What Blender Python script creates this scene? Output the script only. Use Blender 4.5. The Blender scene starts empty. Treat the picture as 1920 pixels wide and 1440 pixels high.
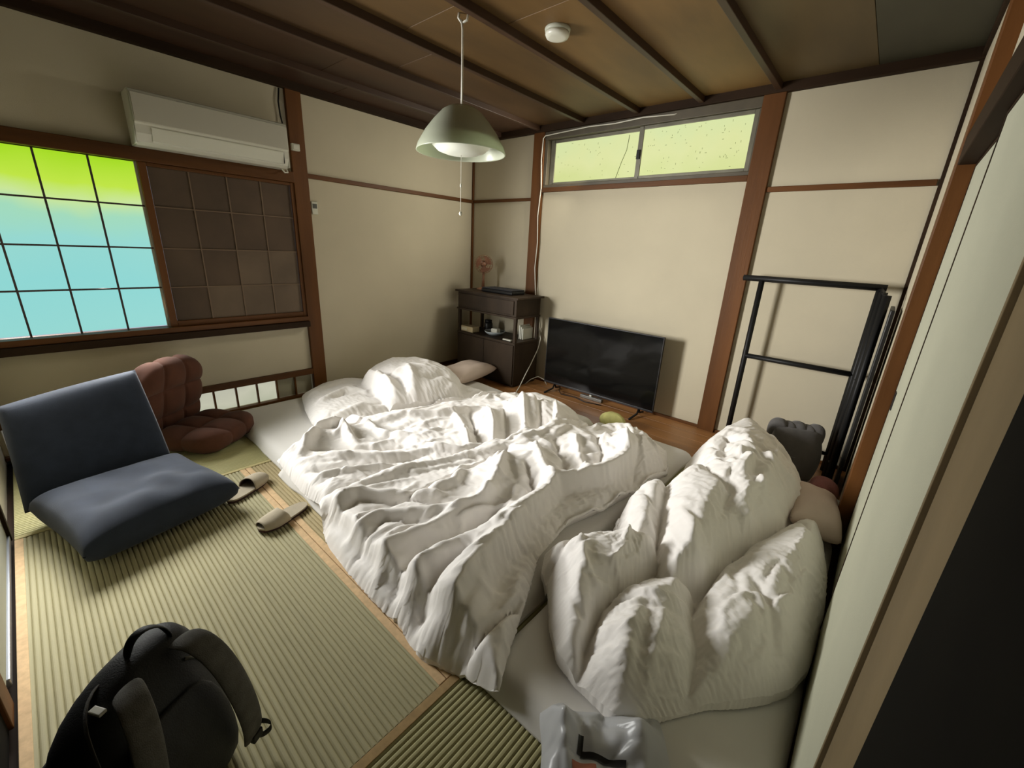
import bpy, bmesh, math, random
import numpy as np
from mathutils import Vector, Matrix
random.seed(7)
S = bpy.context.scene
COL = S.collection
# ------------------------------------------------------------------ camera
CAM_ROWS = ((0.7482273, 0.6616253, 0.0490690), (0.2408789, -0.2020040, -0.9493006), (-0.6181692, 0.7221124, -0.3105165))
cam = bpy.data.cameras.new('camera'); cam.sensor_width = 36.0; cam.lens = 780.81 / 1920 * 36.0
cam.clip_start = 0.02
camo = bpy.data.objects.new('camera', cam); COL.objects.link(camo)
r, d, f = [Vector(v) for v in CAM_ROWS]
M = Matrix((r, -d, -f)).transposed().to_4x4(); M.translation = (3.7729, -3.5583, 1.3832)
camo.matrix_world = M
S.camera = camo
# ------------------------------------------------------------------ world, daylight, exposure
w = bpy.data.worlds.new('overcast'); S.world = w; w.use_nodes = True
w.node_tree.nodes['Background'].inputs[0].default_value = (0.75, 0.85, 1.0, 1)
w.node_tree.nodes['Background'].inputs[1].default_value = 0.6
def area(name, loc, direction, sx, sy, power, col, spread=180):
    l = bpy.data.lights.new(name, 'AREA'); l.shape = 'RECTANGLE'; l.size = sx; l.size_y = sy
    l.energy = power; l.color = col; l.spread = math.radians(spread)
    o = bpy.data.objects.new(name, l); COL.objects.link(o); o.location = loc
    o.rotation_euler = Vector(direction).to_track_quat('-Z', 'Y').to_euler()
    return o
# daylight entering by the glazed half of the window, slanting across the beds to the far wall
area('window_daylight', (0.24, -3.42, 1.27), (math.cos(math.radians(44)), math.sin(math.radians(44)), -0.06), 0.60, 1.0, 52, (1.0, 0.985, 0.955), 90)
area('window_daylight_low', (0.10, -3.40, 1.20), (0.75, -0.22, -0.68), 0.85, 0.9, 18, (1.0, 0.98, 0.94), 66)
area('transom_daylight', (1.93, -0.12, 2.17), (0.0, -0.35, -0.94), 1.6, 0.16, 3.0, (1.0, 0.97, 0.80), 100)
area('transom_daylight_side', (1.55, -0.14, 2.17), (-0.82, -0.42, -0.38), 0.5, 0.2, 8, (1.0, 0.95, 0.82), 120)
S.view_settings.view_transform = 'Standard'; S.view_settings.look = 'None'
S.view_settings.exposure = 0.0; S.view_settings.gamma = 1.0; S.view_settings.use_curve_mapping = False
S.cycles.use_denoising = True
S.cycles.max_bounces = 10; S.cycles.diffuse_bounces = 7
S.cycles.sample_clamp_indirect = 8.0

# ------------------------------------------------------------------ materials
def nt(m): return m.node_tree.nodes, m.node_tree.links
MATS = {}
def mat(name, col, rough=0.6, var=0.0, scale=6.0, stretch=(1, 1, 1), bump=0.0, bscale=60.0, bstretch=None, metal=0.0, col2=None, spec=0.5, bdist=0.004, sheen=0.0):
    if name in MATS: return MATS[name]
    m = bpy.data.materials.new(name); m.use_nodes = True
    N, L = nt(m); b = N['Principled BSDF']
    b.inputs['Base Color'].default_value = (*col, 1); b.inputs['Roughness'].default_value = rough
    b.inputs['Metallic'].default_value = metal; b.inputs['Specular IOR Level'].default_value = spec
    if sheen: b.inputs['Sheen Weight'].default_value = sheen
    tc = N.new('ShaderNodeTexCoord')
    if var > 0 or col2:
        mp = N.new('ShaderNodeMapping'); mp.inputs['Scale'].default_value = stretch
        L.new(tc.outputs['Object'], mp.inputs[0])
        nz = N.new('ShaderNodeTexNoise'); nz.inputs['Scale'].default_value = scale; nz.inputs['Detail'].default_value = 5
        L.new(mp.outputs[0], nz.inputs['Vector'])
        rp = N.new('ShaderNodeValToRGB'); rp.color_ramp.elements[0].position = 0.3; rp.color_ramp.elements[1].position = 0.7
        c2 = col2 or tuple(min(1, c * (1 + var)) for c in col)
        c1 = tuple(c * (1 - var) for c in col)
        rp.color_ramp.elements[0].color = (*c1, 1); rp.color_ramp.elements[1].color = (*c2, 1)
        L.new(nz.outputs['Fac'], rp.inputs[0]); L.new(rp.outputs[0], b.inputs['Base Color'])
    if bump > 0:
        mp2 = N.new('ShaderNodeMapping'); mp2.inputs['Scale'].default_value = bstretch or (1, 1, 1)
        L.new(tc.outputs['Object'], mp2.inputs[0])
        n2 = N.new('ShaderNodeTexNoise'); n2.inputs['Scale'].default_value = bscale; n2.inputs['Detail'].default_value = 4
        L.new(mp2.outputs[0], n2.inputs['Vector'])
        bp = N.new('ShaderNodeBump'); bp.inputs['Strength'].default_value = bump; bp.inputs['Distance'].default_value = bdist
        L.new(n2.outputs['Fac'], bp.inputs['Height']); L.new(bp.outputs[0], b.inputs['Normal'])
    MATS[name] = m; return m
PLASTER = mat('sand_plaster', (0.49, 0.437, 0.318), 0.92, 0.05, 1.6, bump=0.35, bscale=260, bdist=0.002)
WOODD = mat('dark_stained_wood', (0.115, 0.044, 0.011), 0.5, 0.35, 5, (1, 1, 0.12), spec=0.2, bump=0.15, bscale=40, bstretch=(3, 3, 0.2))
WOODH = mat('dark_stained_rail_wood', (0.098, 0.038, 0.010), 0.5, 0.35, 5, (0.15, 0.15, 2), spec=0.2, bump=0.15, bscale=40, bstretch=(0.2, 0.2, 3))
WOODK = mat('blackened_wood', (0.026, 0.014, 0.007), 0.7, 0.3, 5, (0.3, 0.3, 1), spec=0.12)
BOARDM = mat('floor_board_wood', (0.33, 0.155, 0.055), 0.4, 0.22, 4, (0.15, 3, 1), bump=0.1, bscale=30, bstretch=(0.2, 3, 1))
FUSUMA = mat('fusuma_paper', (0.44, 0.44, 0.335), 0.85, 0.04, 3, bump=0.15, bscale=200)
WHITEPL = mat('white_plastic', (0.66, 0.65, 0.56), 0.35)
OFFPL = mat('ivory_plastic', (0.55, 0.54, 0.44), 0.45)
BLACKPL = mat('black_plastic', (0.010, 0.010, 0.010), 0.4, spec=0.3)
BLACKMT = mat('black_powder_coated_steel', (0.008, 0.008, 0.008), 0.5, spec=0.25)
GREYAL = mat('weathered_aluminium', (0.16, 0.15, 0.11), 0.45, 0.2, 8, metal=0.4)
SHADOWG = mat('dark_gap', (0.01, 0.008, 0.006), 0.9)
SHELFM = mat('black_brown_shelf_wood', (0.034, 0.022, 0.013), 0.55, 0.3, 6, spec=0.2, stretch=(1, 1, 0.3), bump=0.1, bscale=50)
COTTON = mat('white_cotton_cover', (0.85, 0.82, 0.785), 0.9, 0.02, 3, bump=0.12, bscale=420, bdist=0.001, sheen=0.15)
COTTONS = mat('white_sheet_cotton', (0.72, 0.70, 0.66), 0.9, 0.03, 3, bump=0.15, bscale=420, bdist=0.001, sheen=0.1)
PILLOWM = mat('beige_pillow_cotton', (0.60, 0.49, 0.42), 0.9, 0.05, 5, bump=0.15, bscale=300)
NAVY = mat('navy_cushion_fabric', (0.019, 0.027, 0.045), 0.95, 0.15, 14, bump=0.5, bscale=350, bdist=0.002, sheen=0.08)
BROWNF = mat('brown_cushion_fabric', (0.088, 0.029, 0.013), 0.95, 0.12, 14, bump=0.4, bscale=350, bdist=0.002, sheen=0.05)
PACKM = mat('black_pack_nylon', (0.016, 0.017, 0.018), 0.6, 0.3, 20, bump=0.3, bscale=300)
PACKG = mat('charcoal_pack_mesh', (0.095, 0.090, 0.078), 0.85, 0.2, 40, bump=0.5, bscale=400)
LINEN = mat('beige_slipper_linen', (0.46, 0.40, 0.295), 0.9, 0.08, 20, bump=0.3, bscale=400)
SLIPD = mat('slipper_sole_dark', (0.05, 0.018, 0.016), 0.9)
HERI = mat('tatami_border_cloth', (0.70, 0.49, 0.27), 0.85, 0.12, 40, bump=0.4, bscale=120, bdist=0.002)
HERI2 = mat('tatami_border_cloth_worn', (0.40, 0.27, 0.12), 0.85, 0.12, 40, bump=0.4, bscale=120, bdist=0.002)
TAT1 = mat('rush_straw_ribbed', (0.42, 0.385, 0.225), 0.75, 0.05, 5, (0.6, 6, 1), bump=0.4, bscale=90, bstretch=(6, 1, 1), bdist=0.002)
TAT2 = mat('rush_straw_cross_ribbed', (0.37, 0.345, 0.17), 0.75, 0.05, 5, (6, 0.6, 1), bump=0.4, bscale=90, bstretch=(1, 6, 1), bdist=0.002)
TAT3 = mat('rush_straw_tan', (0.42, 0.34, 0.175), 0.75, 0.05, 5, (0.6, 6, 1), bump=0.4, bscale=90, bstretch=(6, 1, 1), bdist=0.002)
BAGG = mat('grey_bag_fabric', (0.085, 0.080, 0.078), 0.9, 0.15, 12, bump=0.4, bscale=250, sheen=0.2)
PINKM = mat('dusty_pink_fleece', (0.22, 0.085, 0.08), 0.95, 0.15, 20, bump=0.5, bscale=200)
CORDM = mat('white_cord_rubber', (0.62, 0.60, 0.52), 0.5)
def emis(name, c_lo, c_hi, z0, z1, strength, wob=0.10, mottle=0.0, scale=2.0):
    """lit frosted glass: blurred colours of what stands outside"""
    m = bpy.data.materials.new(name); m.use_nodes = True; N, L = nt(m)
    N.remove(N['Principled BSDF']); out = N['Material Output']
    geo = N.new('ShaderNodeNewGeometry'); sp = N.new('ShaderNodeSeparateXYZ'); L.new(geo.outputs['Position'], sp.inputs[0])
    nz = N.new('ShaderNodeTexNoise'); nz.inputs['Scale'].default_value = scale; nz.inputs['Detail'].default_value = 2.5; L.new(geo.outputs['Position'], nz.inputs['Vector'])
    ad = N.new('ShaderNodeMath'); ad.operation = 'MULTIPLY_ADD'; ad.inputs[1].default_value = wob; L.new(nz.outputs['Fac'], ad.inputs[0]); L.new(sp.outputs['Z'], ad.inputs[2])
    mr = N.new('ShaderNodeMapRange'); mr.inputs[1].default_value = z0 + wob * .5; mr.inputs[2].default_value = z1 + wob * .5; L.new(ad.outputs[0], mr.inputs[0])
    rp = N.new('ShaderNodeValToRGB'); L.new(mr.outputs[0], rp.inputs[0])
    cr = rp.color_ramp; cr.elements[0].color = (*c_lo[0], 1); cr.elements[0].position = 0
    cr.elements[1].color = (*c_hi[-1], 1); cr.elements[1].position = 1
    st = c_lo[1:] + c_hi[:-1]
    for i, (p, c) in enumerate(st): e = cr.elements.new(p); e.color = (*c, 1)
    em = N.new('ShaderNodeEmission'); em.inputs['Strength'].default_value = strength
    gl = N.new('ShaderNodeBsdfGlossy'); gl.inputs['Roughness'].default_value = 0.35; gl.inputs['Color'].default_value = (0.04, 0.04, 0.04, 1)
    adds = N.new('ShaderNodeAddShader')
    L.new(rp.outputs[0], em.inputs[0]); L.new(em.outputs[0], adds.inputs[0]); L.new(gl.outputs[0], adds.inputs[1]); L.new(adds.outputs[0], out.inputs[0])
    return m
GLOW = emis('frosted_glass_daylight', [(0.30, 0.68, 0.64), (0.30, (0.27, 0.67, 0.65)), (0.55, (0.30, 0.68, 0.63)), (0.68, (0.36, 0.70, 0.50))],
            [(0.76, (0.58, 0.78, 0.32)), (0.84, (0.52, 0.78, 0.06)), (0.36, 0.70, 0.012)], 0.72, 1.80, 1.0, 0.20, scale=2.6)
GLOWT = emis('transom_glass_daylight', [(0.62, 0.68, 0.28), (0.5, (0.68, 0.72, 0.34))], [(0.64, 0.72, 0.36)], 1.98, 2.36, 1.05, 0.5, scale=3.2)
GLOWL = emis('low_window_glass_daylight', [(0.52, 0.54, 0.40), (0.5, (0.62, 0.62, 0.48))], [(0.55, 0.55, 0.44)], 0.02, 0.20, 0.85, 0.3, scale=4)
DIMGL = mat('shuttered_shoji_paper', (0.085, 0.055, 0.034), 0.8, 0.2, 3)
DIMGL2 = mat('shuttered_shoji_paper_pale', (0.135, 0.095, 0.062), 0.8, 0.2, 3)
LOWDIM = mat('low_window_glass_dim', (0.42, 0.40, 0.30), 0.4)
GRIME = mat('moss_specks', (0.20, 0.24, 0.10), 0.9)

# ------------------------------------------------------------------ mesh helpers
class MB:
    def __init__(s): s.v = []; s.f = []; s.sm = []
    def add(s, vs, fs, smooth=False):
        o = len(s.v); s.v += [tuple(map(float, v)) for v in vs]
        s.f += [tuple(i + o for i in q) for q in fs]; s.sm += [smooth] * len(fs); return s
    def box(s, x0, x1, y0, y1, z0, z1, b=0.0, rot=None, piv=None):
        bm = bmesh.new(); bmesh.ops.create_cube(bm, size=1)
        for v in bm.verts: v.co = ((x0 + x1) / 2 + v.co.x * (x1 - x0), (y0 + y1) / 2 + v.co.y * (y1 - y0), (z0 + z1) / 2 + v.co.z * (z1 - z0))
        if b > 0: bmesh.ops.bevel(bm, geom=list(bm.edges), offset=min(b, 0.45 * min(x1 - x0, y1 - y0, z1 - z0)), segments=2, affect='EDGES', profile=0.5)
        bm.verts.index_update()
        vs = [v.co.copy() for v in bm.verts]
        if rot is not None:
            p = Vector(piv or (0, 0, 0)); vs = [rot @ (v - p) + p for v in vs]
        s.add(vs, [[v.index for v in q.verts] for q in bm.faces], False); bm.free(); return s
    def tube(s, pts, rad, n=8, cap=True):
        pts = [Vector(p) for p in pts]; k = len(pts)
        rr = rad if isinstance(rad, (list, tuple)) else [rad] * k
        t0 = (pts[1] - pts[0]).normalized(); up = Vector((0, 0, 1)) if abs(t0.z) < .9 else Vector((1, 0, 0))
        nrm = t0.cross(up).normalized(); vs = []
        for i, p in enumerate(pts):
            t = (pts[min(i + 1, k - 1)] - pts[max(i - 1, 0)]).normalized()
            nrm = (nrm - t * nrm.dot(t)).normalized(); bn = t.cross(nrm)
            vs += [p + (nrm * math.cos(a) + bn * math.sin(a)) * rr[i] for a in [2 * math.pi * j / n for j in range(n)]]
        fs = [(i * n + j, i * n + (j + 1) % n, (i + 1) * n + (j + 1) % n, (i + 1) * n + j) for i in range(k - 1) for j in range(n)]
        if cap: fs += [tuple(range(n - 1, -1, -1)), tuple((k - 1) * n + j for j in range(n))]
        return s.add(vs, fs, True)
    def lathe(s, prof, c=(0, 0, 0), n=40, close=False):
        vs = []; k = len(prof)
        for (rd, z) in prof: vs += [(c[0] + rd * math.cos(2 * math.pi * j / n), c[1] + rd * math.sin(2 * math.pi * j / n), c[2] + z) for j in range(n)]
        fs = [(i * n + j, i * n + (j + 1) % n, (i + 1) * n + (j + 1) % n, (i + 1) * n + j) for i in range(k - 1) for j in range(n)]
        return s.add(vs, fs, True)
    def grid(s, P, closed_u=False):
        n, m = P.shape[:2]; vs = P.reshape(-1, 3)
        fs = [(i * m + j, (i + 1) * m + j, (i + 1) * m + j + 1, i * m + j + 1) for i in range(n - 1) for j in range(m - 1)]
        if closed_u: fs += [((n - 1) * m + j, j, j + 1, (n - 1) * m + j + 1) for j in range(m - 1)]
        return s.add(vs, fs, True)
    def xf(s, Mx): s.v = [tuple(Mx @ Vector(v)) for v in s.v]; return s
    def build(s, name, m, parent=None, sub=0, kind=None):
        me = bpy.data.meshes.new(name); me.from_pydata(s.v, [], s.f); me.update()
        me.polygons.foreach_set('use_smooth', s.sm)
        if isinstance(m, (list, tuple)):
            for q in m: me.materials.append(q)
        else: me.materials.append(m)
        o = bpy.data.objects.new(name, me); COL.objects.link(o)
        if parent is not None: o.parent = parent; o.matrix_parent_inverse = parent.matrix_basis.inverted()
        if sub:
            md = o.modifiers.new('sub', 'SUBSURF'); md.levels = sub; md.render_levels = sub
        if kind: o['kind'] = kind
        return o
def pieces(name, me_obj, placements, parent):
    """copies of one piece sharing its mesh: (x, y, z) offsets"""
    for p in placements:
        c = me_obj.copy(); COL.objects.link(c); c.parent = parent; c.location = p
def tag(o, label, cat, group=None):
    o['label'] = label; o['category'] = cat
    if group: o['group'] = group
    return o
def empty(name, loc=(0, 0, 0), rz=0.0, label=None, cat=None, group=None, kind=None):
    o = bpy.data.objects.new(name, None); COL.objects.link(o); o.location = loc; o.rotation_euler = (0, 0, rz); o.empty_display_size = .1
    o.matrix_basis  # noqa
    if label: tag(o, label, cat, group)
    if kind: o['kind'] = kind
    return o
def part(mb, name, m, parent, sub=0):
    """part given in its thing's own coordinates"""
    me_o = mb.build(name, m, None, sub); me_o.parent = parent; return me_o
def struct(mb, name, m, label=None):
    o = mb.build(name, m); o['kind'] = 'structure'
    if label: o['label'] = label
    return o
def quad(pts):  return MB().add(pts, [tuple(range(len(pts)))])
# ================================================================== SETTING
ZC = 2.437
# ---- floor: slab, tatami mats with real ribs, boarded strip under the television
floor = struct(MB().box(-0.1, 4.05, -3.95, 0.1, -0.12, -0.03), 'floor', WOODK, 'floor under straw mats and boards')
def ribbed(x0, x1, y0, y1, along, pitch=0.0182, h=0.0062):
    a0, a1 = (y0, y1) if along == 'x' else (x0, x1)
    n = max(1, round((a1 - a0) / pitch)); st = (a1 - a0) / n
    prof = []
    for i in range(n):
        for t, z in ((0.0, -1.0), (0.10, -0.42), (0.30, -0.04), (0.5, 0.0), (0.70, -0.04), (0.90, -0.42)): prof.append((a0 + (i + t) * st, z * h))
    prof.append((a1, -h))
    b0, b1 = (x0, x1) if along == 'x' else (y0, y1)
    P = np.zeros((len(prof), 2, 3))
    for k, (a, z) in enumerate(prof):
        for j, bb in enumerate((b0, b1)): P[k, j] = (bb, a, z) if along == 'x' else (a, bb, z)
    mb = MB().grid(P[::-1] if along == 'x' else P)
    mb.sm = [False] * len(mb.sm)
    mb.box(x0, x1, y0, y1, -0.03, -h - 0.0005)
    return mb
def mat_piece(x0, x1, y0, y1, along, m, borders, hm):
    g = 0.0015
    o = ribbed(x0 + g, x1 - g, y0 + g, y1 - g, along).build('tatami_mat', m, floor)
    for (bx0, bx1, by0, by1) in borders:
        MB().box(bx0 + g, bx1 - g, by0 + g, by1 - g, -0.02, 0.0022, 0.0015).build('cloth_border', hm, o)
    return o
XA, XB = 1.066, 2.985
mat_piece(XA, XB, -3.835, -2.895, 'x', TAT1, [(XA, XB, -3.835, -3.805), (XA, XB, -2.927, -2.895)], HERI)
mat_piece(XA, XB, -2.895, -1.955, 'x', TAT3, [(XA, XB, -2.895, -2.863), (XA, XB, -1.985, -1.955)], HERI)
mat_piece(XA, XB, -1.955, -0.62, 'x', TAT1, [(XA, XB, -1.955, -1.925)], HERI)
mat_piece(XB, 3.93, -3.835, -1.955, 'y', TAT2, [(XB, XB + 0.032, -3.835, -1.955)], HERI2)
mat_piece(XB, 3.93, -1.955, -0.62, 'y', TAT2, [(XB, XB + 0.032, -1.955, -0.62)], HERI2)
TATP = mat('rush_straw_pale', (0.47, 0.44, 0.21), 0.6, 0.06, 5, (6, 0.6, 1), bump=0.3, bscale=90, bstretch=(1, 6, 1), bdist=0.002)
HERIP = mat('tatami_border_pale', (0.50, 0.43, 0.20), 0.8, 0.08, 30)
mat_piece(0.0, XA, -3.835, -1.955, 'y', TATP, [(XA - 0.03, XA, -3.835, -1.955)], HERIP)
mat_piece(0.0, XA, -1.955, -0.62, 'y', TATP, [(XA - 0.03, XA, -1.955, -0.62)], HERIP)
for i in range(4):
    y0 = -0.618 + i * 0.155
    MB().box(0.0, 3.93, y0 + .001, y0 + .154, -0.03, 0.004, 0.002).build('floor_board', BOARDM, floor)

# ---- walls
wl = MB()
for (y0, y1, z0, z1) in [(-1.985, 0.0, 0, 2.5), (-3.95, -1.985, 1.79, 2.5), (-3.95, -1.985, 0.22, 0.70), (-3.95, -3.84, 0, 2.5), (-3.95, -1.985, -0.03, 0.02)]:
    wl.box(-0.12, 0.0, y0, y1, z0, z1)
struct(wl, 'wall_left', PLASTER, 'sand coloured plaster wall with the windows')
wb = MB()
for (x0, x1, z0, z1) in [(-0.12, 1.0, -0.03, 2.5), (2.845, 3.97, -0.03, 2.5), (1.0, 2.845, -0.03, 1.955), (1.0, 2.845, 2.437, 2.5)]:
    wb.box(x0, x1, 0.0, 0.12, z0, z1)
struct(wb, 'wall_back', PLASTER, 'sand coloured plaster wall behind the television')
wr = MB().box(3.868, 4.0, -1.0, 0.0, -0.03, 2.5).box(3.905, 4.0, -3.95, -1.12, 1.86, 2.5)
struct(wr, 'wall_right', PLASTER, 'plaster wall slivers beside and above the sliding panels')
wn = MB().box(-0.12, 4.0, -3.98, -3.862, -0.03, 2.5)
struct(wn, 'wall_near', PLASTER, 'pale wall beside the near straw mat')
MB().box(3.97, 4.05, -3.95, 0.1, -0.03, 2.5).build('outer_lining', SHADOWG)['kind'] = 'structure'

# ---- ceiling boards and battens
ceil = struct(MB().box(-0.12, 4.05, -3.98, 0.12, 2.515, 2.56), 'ceiling', WOODK, 'dark boarded ceiling')
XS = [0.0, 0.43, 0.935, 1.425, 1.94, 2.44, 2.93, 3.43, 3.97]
BC = [(0.060, 0.026, 0.012), (0.068, 0.030, 0.012), (0.088, 0.044, 0.014), (0.120, 0.064, 0.018), (0.165, 0.088, 0.024), (0.215, 0.118, 0.036), (0.105, 0.070, 0.026), (0.048, 0.045, 0.026)]  # own board tones, with shade towards both sides painted into them
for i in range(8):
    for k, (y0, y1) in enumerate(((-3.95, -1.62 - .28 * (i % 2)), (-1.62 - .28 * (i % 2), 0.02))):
        c = tuple(q * (0.74 if k == 0 else 0.84) for q in BC[i])  # near halves darker: shade painted into the board colour
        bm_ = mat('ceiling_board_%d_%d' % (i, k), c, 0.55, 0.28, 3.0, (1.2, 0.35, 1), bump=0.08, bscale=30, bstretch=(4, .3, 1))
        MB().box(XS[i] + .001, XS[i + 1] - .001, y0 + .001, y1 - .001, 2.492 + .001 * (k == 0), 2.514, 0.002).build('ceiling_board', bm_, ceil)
BATM = mat('ceiling_batten_wood', (0.045, 0.020, 0.009), 0.5, 0.25, 5, (1, .2, 1))
for x in XS[1:-2]:
    MB().box(x - .018, x + .018, -3.86, 0.0, 2.452, 2.4955, 0.003).build('ceiling_batten', BATM, ceil)
nt_ = [0]
def trim(mb, m=None, label=None):
    nt_[0] += 1; return struct(mb, 'trim_%d' % nt_[0], m or WOODD, label)
trim(MB().box(0.0, 0.045, -3.86, 0.0, ZC, 2.50, .004), WOODK, 'dark ceiling moulding above the window wall')
trim(MB().box(0.0, 3.9, -0.045, 0.0, ZC, 2.50, .004), WOODK, 'dark ceiling moulding above the television wall')
trim(MB().box(3.85, 3.92, -3.86, 0.0, ZC + .01, 2.50, .004), WOODK, 'dark ceiling moulding above the sliding panels')
# ---- posts
trim(MB().box(-0.01, 0.032, -1.985, -1.868, 0.0, 2.45, .004), None, 'brown timber post right of the window')
trim(MB().box(0.0, 0.022, -0.022, 0.0, 0.0, 2.45, .003), None, 'thin dark corner post')
trim(MB().box(0.872, 1.0, -0.032, 0.01, 0.0, 2.45, .004), None, 'brown timber post left of the transom window')
trim(MB().box(2.845, 2.978, -0.032, 0.01, 0.0, 2.45, .004), None, 'brown timber post right of the transom window')
trim(MB().box(3.856, 3.96, -1.12, -1.0, 0.0, 2.45, .004), None, 'brown timber post beside the sliding panels')
trim(MB().box(3.850, 3.868, -0.02, 0.0, 0.0, 2.45, .002), WOODK, 'thin black corner strip')
# ---- wall rails
trim(MB().box(0.0, 0.02, -1.868, -0.022, 1.842, 1.876, .003), WOODH, 'narrow brown rail on the window wall')
trim(MB().box(0.022, 0.872, -0.02, 0.0, 1.842, 1.872, .003), WOODH, 'narrow brown rail in the corner')
trim(MB().box(2.978, 3.842, -0.02, 0.0, 1.838, 1.872, .003), WOODH, 'narrow brown rail above the clothes rack')
# window head beam, sill and low rails
trim(MB().box(-0.06, 0.045, -3.86, -1.985, 1.79, 1.868, .004), WOODH, 'brown head beam above the window')
trim(MB().box(-0.06, 0.055, -3.86, -1.985, 0.690, 0.728, .004), WOODH, 'brown window sill rail')
trim(MB().box(-0.02, 0.075, -3.86, -1.985, 0.640, 0.688, .004), WOODK, 'dark ledge under the window')
trim(MB().box(-0.01, 0.03, -3.86, -1.985, 0.198, 0.248, .003), WOODH, 'brown rail above the low window')
trim(MB().box(-0.01, 0.035, -3.86, -1.868, 0.0, 0.022, .003), WOODH, 'brown rail under the low window')
trim(MB().box(0.0, 0.02, -1.868, 0.0, 0.0, 0.045, .003), WOODH, 'low brown skirting of the window wall')
trim(MB().box(1.0, 2.845, -0.018, 0.0, 0.0, 0.028, .003), WOODH, 'low brown skirting under the television')
trim(MB().box(2.978, 3.85, -0.018, 0.0, 0.0, 0.028, .003), WOODH, 'low brown skirting behind the rack')
trim(MB().box(3.86, 3.97, -3.86, -1.12, 1.765, 1.862, .004), WOODK, 'black head rail of the sliding panels')
trim(MB().box(3.865, 3.96, -3.86, -1.12, -0.002, 0.018, .003), WOODK, 'dark floor track of the sliding panels')

# ---- window 1: glazed lattice half, daylight behind frosted panes
win = empty('window_1', (0, -3.4, 0.73), kind='structure'); win['label'] = 'frosted lattice window glowing green and cyan'
ROWZ = [0.735, 1.0, 1.262, 1.526, 1.79]; COLY = [-3.84, -3.605, -3.388, -3.163, -2.94]
for i in range(4):
    for j in range(4):
        MB().box(-0.035, -0.030, COLY[i] + .002, COLY[i + 1] - .002, ROWZ[j] + .002, ROWZ[j + 1] - .002).build('pane', GLOW, win)
BARM = mat('lattice_bar_wood', (0.045, 0.03, 0.03), 0.6)
for y in COLY[1:-1]: MB().box(-0.030, -0.018, y - .005, y + .005, 0.728, 1.79).build('lattice_bar', BARM, win)
for z in ROWZ[1:-1]: MB().box(-0.031, -0.017, -3.84, -2.94, z - .005, z + .005).build('lattice_bar', BARM, win)
MB().box(-0.038, -0.018, -2.952, -2.938, 0.728, 1.79).build('frame_edge', mat('pale_frame_edge', (0.55, 0.55, 0.48), .6), win)
# ---- window 2: lattice half with the shutter closed behind it
wi2 = empty('window_2', (0, -2.45, 0.73), kind='structure'); wi2['label'] = 'dark brown lattice half of the window, shutter closed'
CY2 = [-2.895, -2.675, -2.45, -2.228, -2.012]
for i in range(4):
    for j in range(4):
        MB().box(-0.004, 0.0, CY2[i] + .002, CY2[i + 1] - .002, ROWZ[j] + .002, ROWZ[j + 1] - .002).build('pane', DIMGL2 if (i >= 2 and j <= 1) or (i == 1 and j == 0) else DIMGL, wi2)
BAR2 = mat('lattice_bar_brown', (0.16, 0.105, 0.065), 0.7)
for y in CY2[1:-1]: MB().box(0.0, 0.007, y - .004, y + .004, 0.728, 1.79).build('lattice_bar', BAR2, wi2)
for z in ROWZ[1:-1]: MB().box(0.0, 0.0075, -2.9, -2.01, z - .004, z + .004).build('lattice_bar', BAR2, wi2)
for (y0, y1) in ((-2.94, -2.897), (-2.012, -1.985)): MB().box(-0.012, 0.02, y0, y1, 0.728, 1.79, .003).build('frame_stile', WOODD, wi2)
for (z0, z1) in ((0.728, 0.765), (1.768, 1.79)): MB().box(-0.012, 0.018, -2.897, -2.012, z0, z1, .003).build('frame_rail', WOODH, wi2)
# ---- window 3: low floor level window
wi3 = empty('window_3', (0, -2.5, 0.02), kind='structure'); wi3['label'] = 'low floor level window of small panes with brown bars'
CY3 = [-1.985 - 0.1545 * k for k in range(12)]
for k in range(11):
    MB().box(-0.03, -0.024, CY3[k + 1] + .004, CY3[k] - .004, 0.022, 0.198).build('pane', LOWDIM if k in (0, 1) else GLOWL, wi3)
for k in range(1, 12): MB().box(-0.022, 0.0, CY3[k] - .006, CY3[k] + .006, 0.02, 0.2).build('window_bar', WOODD, wi3)
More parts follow.
